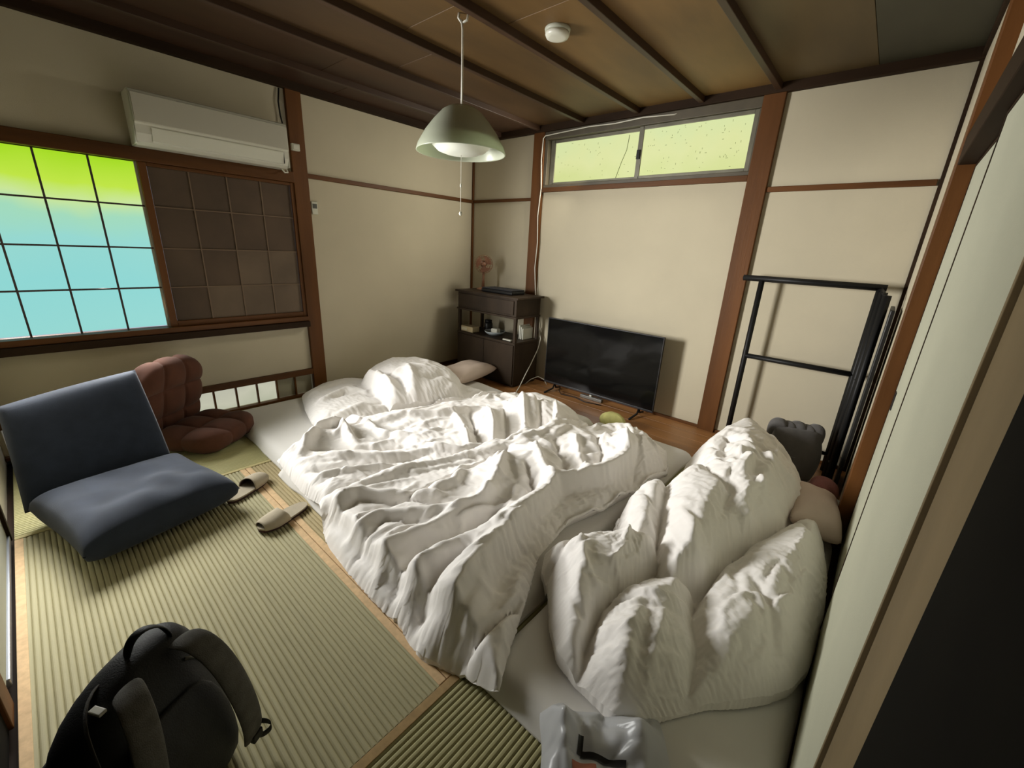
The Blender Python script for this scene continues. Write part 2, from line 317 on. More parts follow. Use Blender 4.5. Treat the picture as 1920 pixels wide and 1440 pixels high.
# ---- window 4: transom
wi4 = empty('window_4', (1.92, 0, 1.95), kind='structure'); wi4['label'] = 'transom window with two rain spotted panes in a dark frame'
FR = mat('transom_frame_paint', (0.075, 0.060, 0.036), 0.5, 0.2, 8)
for (x0, x1, z0, z1, y0, y1) in [(1.0, 2.845, 1.955, 1.982, -0.015, 0.07), (1.0, 2.845, 2.372, 2.437, -0.022, 0.07), (1.0, 1.035, 1.982, 2.372, -0.015, 0.07), (2.832, 2.845, 1.982, 2.372, -0.015, 0.07)]:
    MB().box(x0, x1, y0, y1, z0, z1, .003).build('outer_frame', FR, wi4)
for (x0, x1, y) in [(1.036, 1.985, 0.045), (1.955, 2.831, 0.015)]:
    sw = 0.045 if x0 < 1.5 else 0.03
    pane = MB().box(x0 + .03, x1 - .02, y - .003, y + .003, 2.0, 2.36).build('pane', GLOWT, wi4)
    for (a, b_, z0, z1) in [(x0, x0 + sw + .01, 1.983, 2.371), (x1 - .03, x1, 1.983, 2.371), (x0 + sw, x1 - .03, 1.983, 2.006), (x0 + sw, x1 - .03, 2.345, 2.371)]:
        MB().box(a, b_, y - .012, y + .012, z0, z1, .002).build('sash_frame', GREYAL, wi4)
    sp = MB(); rnd = random.Random(int(x0 * 100))
    for q in range(70 if x0 > 1.5 else 34):                    # specks and scratches on the glass
        px = rnd.uniform(x0 + .08, x1 - .05) if x0 > 1.5 else rnd.uniform(x0 + .05, x1 - .05) ** 1.0
        pz = rnd.uniform(2.02, 2.33); l = rnd.uniform(.004, .016); tall = rnd.random() < .6
        sp.box(px, px + (0.0025 if tall else l), y - .0045, y - .0035, pz, pz + (l if tall else 0.0025))
    sp.build('glass_specks', GRIME, wi4)['kind'] = 'stuff'
MB().box(1.955, 1.985, -0.008, 0.002, 2.13, 2.20, .003).build('sash_latch', BLACKPL, wi4)
MB().tube([(1.76, .038, 2.0), (1.80, .037, 2.12), (1.84, .037, 2.22), (1.85, .038, 2.33)], .0025, 5).build('glass_crack', GRIME, wi4)
MB().box(1.0, 2.845, -0.028, -0.0, 1.915, 1.954, .003).build('window_sill', WOODH, wi4)

# ---- sliding doors on the right
STILE = mat('worn_brown_stile_wood', (0.175, 0.130, 0.070), 0.7, 0.25, 4, (1, 1, .3), bump=.2, bscale=30, spec=.2)
def fusuma(n, label, x, y0, y1, handle_y):
    e = empty('door_%d' % n, (x, (y0 + y1) / 2, 0), kind='structure'); e['label'] = label
    MB().box(x, x + .014, y0 + .012, y1 - .012, 0.04, 1.755).build('paper_panel', FUSUMA, e)
    for (a, b_, z0, z1) in [(y0, y0 + .011, 0.02, 1.765), (y1 - .011, y1, 0.02, 1.765), (y0 + .011, y1 - .011, 0.02, 0.039), (y0 + .011, y1 - .011, 1.756, 1.765)]:
        MB().box(x - .002, x + .016, a, b_, z0, z1, .001).build('panel_frame', STILE if (n == 2 and b_ < -2.7) else WOODK, e)
    if handle_y is not None:
        h = MB().box(x - .004, x, handle_y - .02, handle_y + .02, 0.80, 0.88, .0018).build('finger_pull', BLACKPL, e)
fusuma(1, 'pale sliding paper panel nearest the brown post', 3.912, -1.95, -1.118, -1.20)
fusuma(2, 'wide pale sliding paper panel at the right edge', 3.893, -2.74, -1.86, None)
d3 = empty('door_3', (3.9, -3.3, 0), kind='structure'); d3['label'] = 'near black wooden door leaf at the right edge of the picture'
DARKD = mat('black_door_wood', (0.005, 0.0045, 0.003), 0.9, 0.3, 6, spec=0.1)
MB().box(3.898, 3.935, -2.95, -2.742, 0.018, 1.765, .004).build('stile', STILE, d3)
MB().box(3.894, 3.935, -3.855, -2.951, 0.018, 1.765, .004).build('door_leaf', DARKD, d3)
# ---- left near wall: framed sliding panel, just inside the frame
d4 = empty('door_4', (1.6, -3.86, 0), kind='structure'); d4['label'] = 'pale sliding panel with dark frame at the left edge'
MB().box(1.06, 2.10, -3.860, -3.850, 0.03, 1.75).build('paper_panel', FUSUMA, d4)
MB().box(1.02, 1.06, -3.862, -3.838, 0.0, 1.8, .003).build('stile', WOODK, d4)
MB().box(1.06, 2.02, -3.862, -3.842, 0.0, 0.03, .003).build('metal_rail', mat('blue_grey_rail', (0.28, 0.30, 0.34), .3, metal=.5), d4)
MB().box(2.10, 2.20, -3.862, -3.84, 0.0, 1.8, .003).build('stile', WOODD, d4)
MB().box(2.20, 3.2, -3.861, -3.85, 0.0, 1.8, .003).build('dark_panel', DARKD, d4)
# ================================================================== BEDDING
def resample(pl, n):
    p = np.array(pl, float); dd = np.r_[0, np.cumsum(np.linalg.norm(np.diff(p, axis=0), axis=1))]
    # smooth with catmull-like cubic through uniform parameter
    t = np.linspace(0, dd[-1], n); out = np.stack([np.interp(t, dd, p[:, k]) for k in (0, 1)], 1)
    k = max(3, n // 24) | 1; ker = np.hanning(k + 2)[1:-1]; ker /= ker.sum()
    pad = np.concatenate([2 * out[:1] - out[1:k // 2 + 1][::-1], out, 2 * out[-1:] - out[-k // 2:-1][::-1]])
    sm = np.stack([np.convolve(pad[:, c], ker, 'valid') for c in (0, 1)], 1)
    sm = sm[:n]; sm[0] = out[0]; sm[-1] = out[-1]; return sm
def coons(D, n, m):
    """u runs T->B (hem to far end) over n, v runs L->R over m.  L,R: curves along u; T,B: curves along v"""
    L = resample(D['L'], n); R_ = resample(D['R'], n); T = resample(D['T'], m); B = resample(D['B'], m)
    c00 = (L[0] + T[0]) / 2; c01 = (T[-1] + R_[0]) / 2; c10 = (L[-1] + B[0]) / 2; c11 = (R_[-1] + B[-1]) / 2
    u = np.linspace(0, 1, n)[:, None, None]; v = np.linspace(0, 1, m)[None, :, None]
    P = (1 - v) * L[:, None] + v * R_[:, None] + (1 - u) * T[None] + u * B[None] - ((1 - u) * (1 - v) * c00 + (1 - u) * v * c01 + u * (1 - v) * c10 + u * v * c11)
    return P
def seg_dist(XY, pl):
    best = np.full(XY.shape[:-1], 9.0); par = np.zeros(XY.shape[:-1]); pl = np.array(pl, float)
    ln = np.linalg.norm(np.diff(pl, axis=0), axis=1); tot = ln.sum(); acc = 0
    for a, b_, l in zip(pl[:-1], pl[1:], ln):
        if l < 1e-6: continue
        d_ = b_ - a; t = np.clip(((XY - a) @ d_) / (l * l), 0, 1)
        q = np.linalg.norm(XY - (a + t[..., None] * d_), axis=-1)
        sel = q < best; best = np.where(sel, q, best); par = np.where(sel, (acc + t * l) / tot, par); acc += l
    return best, par
def inside(XY, poly):
    x, y = XY[..., 0], XY[..., 1]; c = np.zeros(x.shape, bool)
    for (x1, y1), (x2, y2) in zip(poly[:-1], poly[1:]):
        if y1 == y2: continue
        c ^= ((y1 > y) != (y2 > y)) & (x < (x2 - x1) * (y - y1) / (y2 - y1) + x1)
    return c
def side_of(XY, pl):
    best = np.full(XY.shape[:-1], 9.0); sg = np.zeros(XY.shape[:-1]); pl = np.array(pl, float)
    for a, b_ in zip(pl[:-1], pl[1:]):
        d_ = b_ - a; l2 = (d_ * d_).sum() + 1e-9; t = np.clip(((XY - a) @ d_) / l2, 0, 1)
        q = np.linalg.norm(XY - (a + t[..., None] * d_), axis=-1); c = d_[0] * (XY[..., 1] - a[1]) - d_[1] * (XY[..., 0] - a[0])
        sel = q < best; best = np.where(sel, q, best); sg = np.where(sel, c, sg)
    return sg
def vnoise(XY, scale, seed):
    rs = np.random.RandomState(seed); G = rs.rand(64, 64); q = XY * scale + 17.3
    i = np.floor(q).astype(int); fr = q - i; fr = fr * fr * (3 - 2 * fr)
    g = lambda a, b_: G[(i[..., 0] + a) % 64, (i[..., 1] + b_) % 64]
    return (g(0, 0) * (1 - fr[..., 0]) + g(1, 0) * fr[..., 0]) * (1 - fr[..., 1]) + (g(0, 1) * (1 - fr[..., 0]) + g(1, 1) * fr[..., 0]) * fr[..., 1]
def sstep(a, b_, x): t = np.clip((x - a) / (b_ - a), 0, 1); return t * t * (3 - 2 * t)
FUT = [(0.20, 1.262, -2.735, -0.70), (1.290, 2.212, -2.78, -0.66), (2.240, 3.022, -2.80, -0.66), (3.050, 3.885, -2.83, -0.60)]
FUTH = 0.085
def support(XY):
    z = np.zeros(XY.shape[:-1]); x, y = XY[..., 0], XY[..., 1]; e = 0.035
    for (x0, x1, y0, y1) in FUT:
        d_ = np.minimum(np.minimum(x - x0, x1 - x), np.minimum(y - y0, y1 - y))
        z = np.maximum(z, FUTH * sstep(-e, e * .3, d_))
    return z
def relax(P, target, floorz, su, sv, iters, ka, kb, seed):
    rs = np.random.RandomState(seed)
    n, m = P.shape[:2]
    Lu = np.linalg.norm(P[1:] - P[:-1], axis=2) * (1 + su[1:]); Lv = np.linalg.norm(P[:, 1:] - P[:, :-1], axis=2) * (1 + sv[:, 1:])
    D1 = np.linalg.norm(P[1:, 1:] - P[:-1, :-1], axis=2) * (1 + .5 * (su + sv)[1:, 1:]); D2 = np.linalg.norm(P[1:, :-1] - P[:-1, 1:], axis=2) * (1 + .5 * (su + sv)[1:, 1:])
    P = P + rs.normal(0, .0012, P.shape); XYn = P[..., :2]
    P[..., 2] += .010 * (vnoise(XYn, 16, seed + 2) - .5) + .008 * (vnoise(XYn, 30, seed + 3) - .5)
    def con(a, b_, L, k):
        dv = b_ - a; l = np.sqrt((dv * dv).sum(2)) + 1e-9
        c = (k * .5 * (l - L) / l)[..., None] * dv
        a += c; b_ -= c
    for it in range(iters):
        for s in (0, 1):
            e = (n - 1 - s) // 2 * 2
            con(P[s:s + e:2], P[s + 1:s + 1 + e:2], Lu[s:s + e:2], .9)
            e = (m - 1 - s) // 2 * 2
            con(P[:, s:s + e:2], P[:, s + 1:s + 1 + e:2], Lv[:, s:s + e:2], .9)
            e = (n - 1 - s) // 2 * 2
            con(P[s:s + e:2, :-1], P[s + 1:s + 1 + e:2, 1:], D1[s:s + e:2], .35)
            con(P[s:s + e:2, 1:], P[s + 1:s + 1 + e:2, :-1], D2[s:s + e:2], .35)
        # bending: pull to neighbour mean
        if kb:
            lap = np.zeros_like(P)
            lap[1:-1] += .5 * (P[2:] + P[:-2]) - P[1:-1]; lap[:, 1:-1] += .5 * (P[:, 2:] + P[:, :-2]) - P[:, 1:-1]
            P += kb * lap
        P += ka * (target - P)
        P[..., 2] = np.maximum(P[..., 2], floorz)
    return P
BEDTOPS = []
def creases(stars, folds, seed):
    rs = np.random.RandomState(seed); out = []
    for (x, y, k, r_, h_) in stars:                             # creases radiating from a gathered knot
        a0 = rs.rand() * 6.28
        for i in range(k):
            a = a0 + 6.283 * (i + rs.uniform(-.3, .3)) / k; ln = r_ * rs.uniform(.5, 1.3); bend = rs.uniform(-.5, .5)
            pl = [(x + math.cos(a + bend * t) * (.02 + ln * t), y + math.sin(a + bend * t) * (.02 + ln * t)) for t in (0, .33, .66, 1)]
            out.append((pl, rs.uniform(.014, .020), h_ * rs.uniform(.5, 1.2) * (1 if i % 2 else -1)))
    for (x, y, sx, sy, k, ang, sp, ln, h_) in folds:            # loose creases lying one way
        for i in range(k):
            cx, cy = x + rs.uniform(-sx, sx), y + rs.uniform(-sy, sy); a = ang + rs.uniform(-sp, sp); l = ln * rs.uniform(.8, 1.5) / 2; bend = rs.uniform(-.6, .6)
            pl = [(cx + math.cos(a + bend * t) * l * t, cy + math.sin(a + bend * t) * l * t) for t in (-1, -.5, 0, .5, 1)]
            out.append((pl, rs.uniform(.013, .021), h_ * rs.uniform(.4, 1.2) * (1 if rs.rand() < .55 else -1)))
    return out
def duvet(D, ridges, humps, label, stars=(), folds=(), T=0.085, er=0.16, step=0.012, strain=0.085, iters=130, seed=1, under=None, ka=.014, kb=.02, hem=0.012, ew=.10, blur=0, pucker=.05, lobes=(), gain=1.0):
    lu = max(np.linalg.norm(np.diff(np.array(D['L']), axis=0), axis=1).sum(), np.linalg.norm(np.diff(np.array(D['R']), axis=0), axis=1).sum())
    lv = max(np.linalg.norm(np.diff(np.array(D['T']), axis=0), axis=1).sum(), np.linalg.norm(np.diff(np.array(D['B']), axis=0), axis=1).sum())
    n = int(lu / step); m = int(lv / step)
    XY = coons(D, n, m)
    dist = np.full((n, m), 9.0)
    for a in (XY[0], XY[-1], XY[:, 0], XY[:, -1]):
        q, _ = seg_dist(XY, a[::4] if len(a) > 8 else a); dist = np.minimum(dist, q)
    sup = support(XY)
    if under is not None: sup = np.maximum(sup, under(XY))
    tt = np.clip(dist / er, 0, 1); prof = np.sqrt(np.clip(1 - (1 - tt) ** 2, 0, 1))
    z = sup + hem + T * prof * (0.75 + 0.5 * vnoise(XY, 5.0, seed))
    edge = sstep(0.0, ew, dist)
    if lobes:                                                   # puffed lobes meeting in creases
        best = np.zeros((n, m))
        for (pl, H, r_, dome) in lobes:
            poly = np.array(list(pl) + [pl[0]]); dd_, _ = seg_dist(XY, poly); ins = inside(XY, poly)
            k = np.clip(np.where(ins, dd_, 0) / r_, 0, 1)
            best = np.maximum(best, H * np.sqrt(1 - (1 - k) ** 2) + dome * sstep(.03, .30, np.where(ins, dd_, 0)))
        z = sup + hem + .25 * T * prof + best * (.25 + .75 * np.sqrt(np.clip(dist / .12, 0, 1)))
    for (x, y, a, b_, h) in humps:
        q = ((XY[..., 0] - x) / a) ** 2 + ((XY[..., 1] - y) / b_) ** 2
        z += h * np.exp(-q) * (0.25 + .75 * edge)
    for rg in ridges:
        pl, hw, h = rg[:3]
        dd_, par = seg_dist(XY, pl)
        if len(rg) == 4: hw = np.where(side_of(XY, pl) > 0, hw, rg[3])     # steeper on one side
        amp = np.clip(np.minimum(par, 1 - par) * 5 + .25, 0, 1)
        g = np.exp(-(dd_ / hw) ** 2) * amp
        if h < 0 and np.isscalar(hw) and hw < .035: g = np.exp(-(dd_ / hw)) * amp
        z += gain * h * g * (0.3 + .7 * edge)
    for s in range(blur):
        q = np.pad(z, 1, mode='edge'); z = (q[:-2, 1:-1] + q[2:, 1:-1] + q[1:-1, :-2] + q[1:-1, 2:] + 2 * q[1:-1, 1:-1]) / 6
    for (pl, hw, h) in creases(stars, folds, seed + 77):
        dd_, par = seg_dist(XY, pl)
        z += h * np.sin(np.pi * np.clip(par, 0, 1)) ** .6 / (1 + (dd_ / hw) ** 2) ** 1.5 * edge
    z = np.maximum(z, sup + hem * .8)
    tgt = np.concatenate([XY, z[..., None]], 2)
    base = vnoise(XY, 3.5, seed + 5)
    su = strain * (0.3 + 1.4 * base); sv = strain * (0.3 + 1.4 * (1 - base))
    rim = np.exp(-dist / .05)                                   # puckered hems
    su = su + pucker * rim; sv = sv + pucker * rim
    P = relax(tgt.copy(), tgt, sup + .004, su, sv, iters, ka, kb, seed)
    mb = MB().grid(P)
    # underside: closed sheet lying on what carries the duvet
    Q = P.copy(); Q[..., 2] = np.minimum(sup + .003, P[..., 2] - .001)
    k = 3; mb.grid(np.ascontiguousarray(Q[::k, ::k][::-1]))
    ring_i = [(i, 0) for i in range(n)] + [(n - 1, j) for j in range(1, m)] + [(i, m - 1) for i in range(n - 2, -1, -1)] + [(0, j) for j in range(m - 2, 0, -1)]
    R1 = np.array([P[a] for a in ring_i]); R2 = np.array([Q[a] for a in ring_i])
    mb.grid(np.stack([np.r_[R1, R1[:1]], np.r_[R2, R2[:1]]], 1))
    o = mb.build('duvet', COTTON); tag(o, label, 'duvet', 'white duvets on the futons')
    return o, P
def rest_on(P):
    """height of an already laid duvet, for what lies over it"""
    pts = P[::3, ::3].reshape(-1, 3)
    def fn(XY):
        fl = XY.reshape(-1, 2); out = np.zeros(len(fl))
        for s in range(0, len(fl), 4000):
            q = fl[s:s + 4000]; d2 = ((q[:, None] - pts[None, :, :2]) ** 2).sum(2); k = d2.argmin(1)
            out[s:s + 4000] = np.where(d2[np.arange(len(q)), k] < .045 ** 2, pts[k, 2] + .002, 0)
        z = out.reshape(XY.shape[:-1]); hi = z
        for s in range(3):                                      # widen, then soften the step
            hi = np.maximum(hi, np.maximum(np.maximum(np.roll(hi, 1, 0), np.roll(hi, -1, 0)), np.maximum(np.roll(hi, 1, 1), np.roll(hi, -1, 1))) - .006)
        z = np.where(z > 0, z + .008, hi * .85)
        for s in range(8):
            q = np.pad(z, 1, mode='edge'); z = (q[:-2, 1:-1] + q[2:, 1:-1] + q[1:-1, :-2] + q[1:-1, 2:] + q[1:-1, 1:-1]) / 5
        return z
    return fn
# ---- futon mattresses
FLAB = ['thin white futon mattress by the low window, sheet partly bare', 'white futon mattress under the second duvet from the window', 'white futon mattress between the two middle rows of bedding', 'white futon mattress nearest the sliding panels, bare at the foot']
for i, (x0, x1, y0, y1) in enumerate(FUT):
    n = int((x1 - x0) / .02); m = int((y1 - y0) / .02)
    u = np.linspace(0, 1, n)[:, None]; v = np.linspace(0, 1, m)[None]
    X = x0 + (x1 - x0) * u + 0 * v; Y = y0 + (y1 - y0) * v + 0 * u
    XY = np.stack([X, Y], 2); dist = np.minimum(np.minimum(X - x0, x1 - X), np.minimum(Y - y0, y1 - Y))
    prof = np.sqrt(np.clip(1 - (1 - np.clip(dist / .05, 0, 1)) ** 2, 0, 1))
    z = .018 + (FUTH - .018 - .006) * prof + .010 * (vnoise(XY, 4, i) - .5) * prof
    XY = XY + .018 * (np.stack([vnoise(XY, 6, i + 30), vnoise(XY, 6, i + 40)], 2) - .5) * np.exp(-dist / .06)[..., None]
    tg = np.concatenate([XY, z[..., None]], 2)
    s_ = .006 + .03 * np.exp(-dist / .08) + .015 * vnoise(XY, 3, i + 9) ** 2
    P = relax(tg.copy(), tg, np.full(z.shape, .004), s_, s_, 40, .05, .06, i)
    mb = MB().grid(P); Q = P.copy(); Q[..., 2] = .002; 
    R1 = np.concatenate([P[:, 0], P[-1, 1:], P[-2::-1, -1], P[0, -2::-1]]); R2 = R1.copy(); R2[:, 2] = .002
    mb.grid(np.stack([R1, R2], 1)); mb.add([(x0 + .02, y0 + .02, .002), (x0 + .02, y1 - .02, .002), (x1 - .02, y1 - .02, .002), (x1 - .02, y0 + .02, .002)], [(0, 1, 2, 3)])
    tag(mb.build('futon_mattress', COTTONS), FLAB[i], 'futon', 'futon mattresses laid side by side')
DA={'L':[(0.322,-2.223),(0.15,-1.99),(0.152,-1.789),(0.286,-1.592),(0.296,-1.364)],'R':[(0.997,-2.386),(1.063,-2.095),(1.064,-1.817),(1.242,-1.416),(1.37,-0.964)],'T':[(0.268,-2.202),(0.558,-2.301),(0.847,-2.376),(0.975,-2.377)],'B':[(0.296,-1.364),(0.489,-1.124),(0.827,-0.999),(1.125,-0.996),(1.37,-0.964)]}
DAl=[([(0.485,-1.778),(0.164,-1.529),(0.008,-1.242),(0.007,-0.949),(0.26,-0.811),(0.687,-0.877),(1.073,-1.097),(1.222,-1.268),(1.244,-1.53),(1.239,-1.686),(1.193,-1.828),(1.024,-1.86),(0.815,-1.851)],0.17,0.14,0.06),([(0.289,-2.238),(0.092,-1.965),(0.034,-1.731),(0.147,-1.485),(0.685,-1.675),(1.023,-1.791),(1.06,-2.094),(1.001,-2.389),(0.86,-2.39)],0.05,0.1,0.02),([(1.028,-1.639),(0.956,-0.989),(1.367,-0.925),(1.25,-1.423)],0.05,0.08,0.01),([(0.061,-1.216),(0.234,-0.935),(1.048,-0.922),(1.068,-1.091),(0.457,-1.035)],0.06,0.08,0.0)]
DAr=[([(0.443,-1.73),(0.821,-1.753),(1.188,-1.822),(1.297,-1.874)],0.04,0.06),([(0.503,-1.658),(0.823,-1.649),(1.344,-1.762)],0.03,-0.05),([(0.677,-1.44),(1.041,-1.616),(1.39,-1.797)],0.03,0.04),([(1.214,-1.667),(1.255,-1.484),(1.179,-1.231)],0.04,0.06),([(1.061,-1.496),(1.029,-1.297),(1.199,-1.261)],0.03,-0.04),([(0.68,-2.278),(0.582,-1.964),(0.757,-1.821)],0.035,0.03),([(0.979,-2.298),(0.944,-2.025),(1.057,-1.812)],0.03,0.03),([(0.391,-2.103),(0.339,-1.836),(0.523,-1.733)],0.03,-0.03),([(0.97,-1.995),(0.956,-1.745),(1.127,-1.549)],0.03,-0.03)]
DAh=[]
DB1={'L':[(1.271,-2.773),(1.19,-2.611),(1.062,-2.413),(1.075,-2.226),(1.107,-1.845),(1.263,-1.434),(1.315,-1.113)],'R':[(1.873,-2.78),(1.934,-2.563),(2.017,-2.339),(2.092,-2.072),(2.226,-1.791),(2.333,-1.487),(2.328,-1.018)],'T':[(1.251,-2.767),(1.48,-2.781),(1.702,-2.788),(1.879,-2.782)],'B':[(1.315,-1.113),(1.409,-0.868),(1.597,-0.641),(1.842,-0.649),(2.128,-0.787),(2.328,-1.018)]}
DB1r=[([(1.41,-2.699),(1.248,-2.497),(1.261,-2.359),(1.5,-2.395)],0.03,0.05),([(1.324,-2.73),(1.439,-2.557),(1.635,-2.348),(1.777,-2.091)],0.03,-0.03),([(1.45,-2.764),(1.573,-2.588),(1.766,-2.356),(1.941,-2.05)],0.025,0.025),([(1.58,-2.775),(1.711,-2.595),(1.822,-2.391),(1.913,-2.153)],0.022,-0.022),([(1.69,-2.779),(1.774,-2.597),(1.89,-2.364)],0.022,0.025),([(1.003,-2.228),(1.274,-2.213),(1.519,-2.199),(1.693,-2.07)],0.03,0.03),([(1.299,-2.186),(1.392,-1.943),(1.532,-1.713),(1.602,-1.394)],0.03,0.04),([(1.437,-2.228),(1.556,-1.97),(1.729,-1.78),(1.918,-1.703)],0.025,-0.03),([(1.593,-1.501),(1.843,-1.684),(2.052,-1.836)],0.025,-0.05),([(1.647,-1.383),(1.978,-1.637),(2.179,-1.846)],0.022,0.03),([(1.738,-1.269),(2.07,-1.604),(2.226,-1.801)],0.022,-0.04),([(1.738,-1.076),(2.095,-1.437),(2.291,-1.673)],0.022,0.03),([(1.848,-1.004),(2.125,-1.292),(2.311,-1.561)],0.022,-0.04),([(1.994,-0.944),(2.206,-1.204),(2.32,-1.425)],0.022,0.03),([(1.558,-1.631),(1.828,-1.769),(2.032,-1.91)],0.022,0.03),([(2.108,-1.792),(2.023,-1.99),(1.86,-2.112)],0.025,0.03)]
DB1h=[(1.958,-1.171,0.24,0.2,0.15),(1.886,-1.567,0.2,0.2,0.08),(1.307,-2.458,0.1,0.14,0.06),(1.519,-1.943,0.25,0.15,0.03)]
DB2={'L':[(1.869,-2.793),(1.911,-2.698),(1.935,-2.461),(2.028,-2.24),(2.149,-1.835),(2.235,-1.515),(2.356,-1.114)],'R':[(3.168,-2.839),(3.122,-2.752),(3.03,-2.546),(2.918,-2.322),(2.884,-2.07),(2.947,-1.821),(2.995,-1.483),(3.036,-1.182)],'T':[(1.869,-2.793),(2.057,-2.857),(2.301,-2.881),(2.53,-2.891),(2.684,-2.883),(2.869,-2.911),(3.025,-2.855),(3.168,-2.839)],'B':[(2.25,-0.94),(2.398,-0.702),(2.651,-0.662),(2.906,-0.879),(3.036,-1.182)]}
DB2r=[([(2.953,-2.97),(2.933,-2.876),(2.849,-2.634),(2.827,-2.477),(2.784,-2.305),(2.758,-2.114),(2.72,-1.927),(2.779,-1.813),(2.853,-1.657),(2.882,-1.5),(2.865,-1.231)],0.085,0.09,0.032),([(2.909,-2.183),(2.897,-2.391),(2.922,-2.536),(2.981,-2.66)],0.05,-0.03),([(2.629,-2.277),(2.586,-2.574),(2.586,-2.743),(2.634,-2.817)],0.03,-0.05),([(2.765,-2.327),(2.672,-2.646),(2.664,-2.763),(2.706,-2.928)],0.04,0.04),([(2.751,-2.577),(2.746,-2.742),(2.789,-2.873),(2.823,-2.931)],0.035,-0.05),([(2.087,-2.808),(2.058,-2.683),(2.207,-2.544),(2.402,-2.397)],0.028,-0.045),([(2.004,-2.799),(2.049,-2.656),(2.208,-2.512),(2.39,-2.352)],0.03,0.035),([(1.967,-2.807),(1.938,-2.592),(1.974,-2.419),(1.999,-2.218)],0.035,0.035),([(2.207,-2.851),(2.239,-2.711),(2.396,-2.524),(2.508,-2.351)],0.03,0.03),([(2.32,-2.886),(2.322,-2.787),(2.29,-2.687),(2.444,-2.56)],0.022,-0.03),([(2.543,-2.917),(2.459,-2.794),(2.487,-2.623),(2.529,-2.299),(2.527,-2.1)],0.035,0.035),([(2.645,-2.912),(2.564,-2.761),(2.549,-2.641)],0.025,-0.03),([(2.291,-1.843),(2.456,-2.11),(2.537,-2.309)],0.035,0.045),([(2.453,-1.862),(2.629,-2.007),(2.702,-2.14)],0.025,-0.05),([(2.36,-1.675),(2.571,-1.842),(2.704,-1.948)],0.022,0.03),([(2.394,-1.498),(2.591,-1.663),(2.731,-1.866)],0.022,-0.035),([(2.466,-1.391),(2.667,-1.61),(2.789,-1.749)],0.022,0.03),([(2.505,-1.222),(2.719,-1.454),(2.799,-1.653)],0.022,-0.035),([(2.585,-1.068),(2.745,-1.26),(2.859,-1.446)],0.022,0.03),([(2.706,-1.064),(2.868,-1.283),(2.974,-1.538)],0.025,-0.04),([(2.185,-2.093),(2.294,-2.269),(2.258,-2.417)],0.03,0.03),([(3.112,-2.769),(3.025,-2.618),(2.961,-2.463)],0.03,0.03),([(3.004,-2.883),(2.95,-2.736),(2.868,-2.569)],0.03,0.03)]
DB2h=[(2.595,-1.363,0.3,0.2,0.1),(2.823,-1.227,0.16,0.2,0.1),(2.494,-2.023,0.2,0.2,0.06),(2.81,-2.688,0.16,0.3,0.03),(2.403,-1.724,0.2,0.2,0.05)]
DC={'L':[(2.986,-2.238),(2.943,-2.306),(2.99,-2.393),(3.049,-2.426),(3.163,-2.568),(3.258,-2.654),(3.349,-2.679),(3.479,-2.691),(3.536,-2.662)],'R':[(3.27,-0.412),(3.385,-0.455),(3.493,-0.631),(3.618,-0.741),(3.702,-0.909),(3.783,-1.186),(3.838,-1.342),(3.878,-1.558),(3.896,-1.748)],'T':[(2.986,-2.238),(3.049,-2.139),(3.109,-2.032),(3.077,-1.893),(3.024,-1.752),(3.027,-1.564),(3.103,-1.46),(3.153,-1.326),(3.096,-1.045),(3.117,-0.838),(3.17,-0.562),(3.27,-0.412)],'B':[(3.536,-2.662),(3.602,-2.565),(3.674,-2.461),(3.745,-2.39),(3.802,-2.319),(3.851,-2.238),(3.884,-2.108),(3.894,-1.895),(3.896,-1.748)]}
DCl=[([(2.975,-2.375),(2.883,-2.243),(2.907,-2.122),(2.986,-2.07),(3.122,-2.04),(3.211,-2.011),(3.281,-1.956),(3.345,-2.074),(3.298,-2.324),(3.285,-2.459),(3.318,-2.6),(3.366,-2.711),(3.271,-2.696),(3.166,-2.59)],0.16,0.1,0.03),([(3.095,-1.97),(3.021,-1.804),(2.988,-1.7),(2.989,-1.491),(3.068,-1.359),(3.147,-1.462),(3.248,-1.816),(3.29,-1.957),(3.22,-2.036)],0.17,0.09,0.03),([(3.114,-1.465),(3.145,-1.268),(3.041,-0.935),(3.058,-0.618),(3.108,-0.285),(3.225,-0.079),(3.445,-0.385),(3.678,-0.753),(3.743,-1.074),(3.679,-1.42),(3.621,-1.611),(3.546,-1.887),(3.525,-2.057),(3.439,-2.172),(3.383,-2.158),(3.274,-1.908)],0.22,0.14,0.07),([(3.366,-2.702),(3.321,-2.561),(3.29,-2.445),(3.302,-2.307),(3.392,-2.146),(3.511,-2.131),(3.537,-2.252),(3.601,-2.371),(3.625,-2.51),(3.544,-2.686),(3.487,-2.711)],0.15,0.14,0.03),([(3.622,-2.511),(3.598,-2.396),(3.541,-2.273),(3.535,-2.064),(3.55,-1.872),(3.63,-1.583),(3.689,-1.362),(3.76,-1.041),(3.869,-1.239),(3.91,-1.735),(3.901,-1.91),(3.888,-2.143),(3.851,-2.283),(3.804,-2.37),(3.737,-2.448)],0.17,0.16,0.05)]
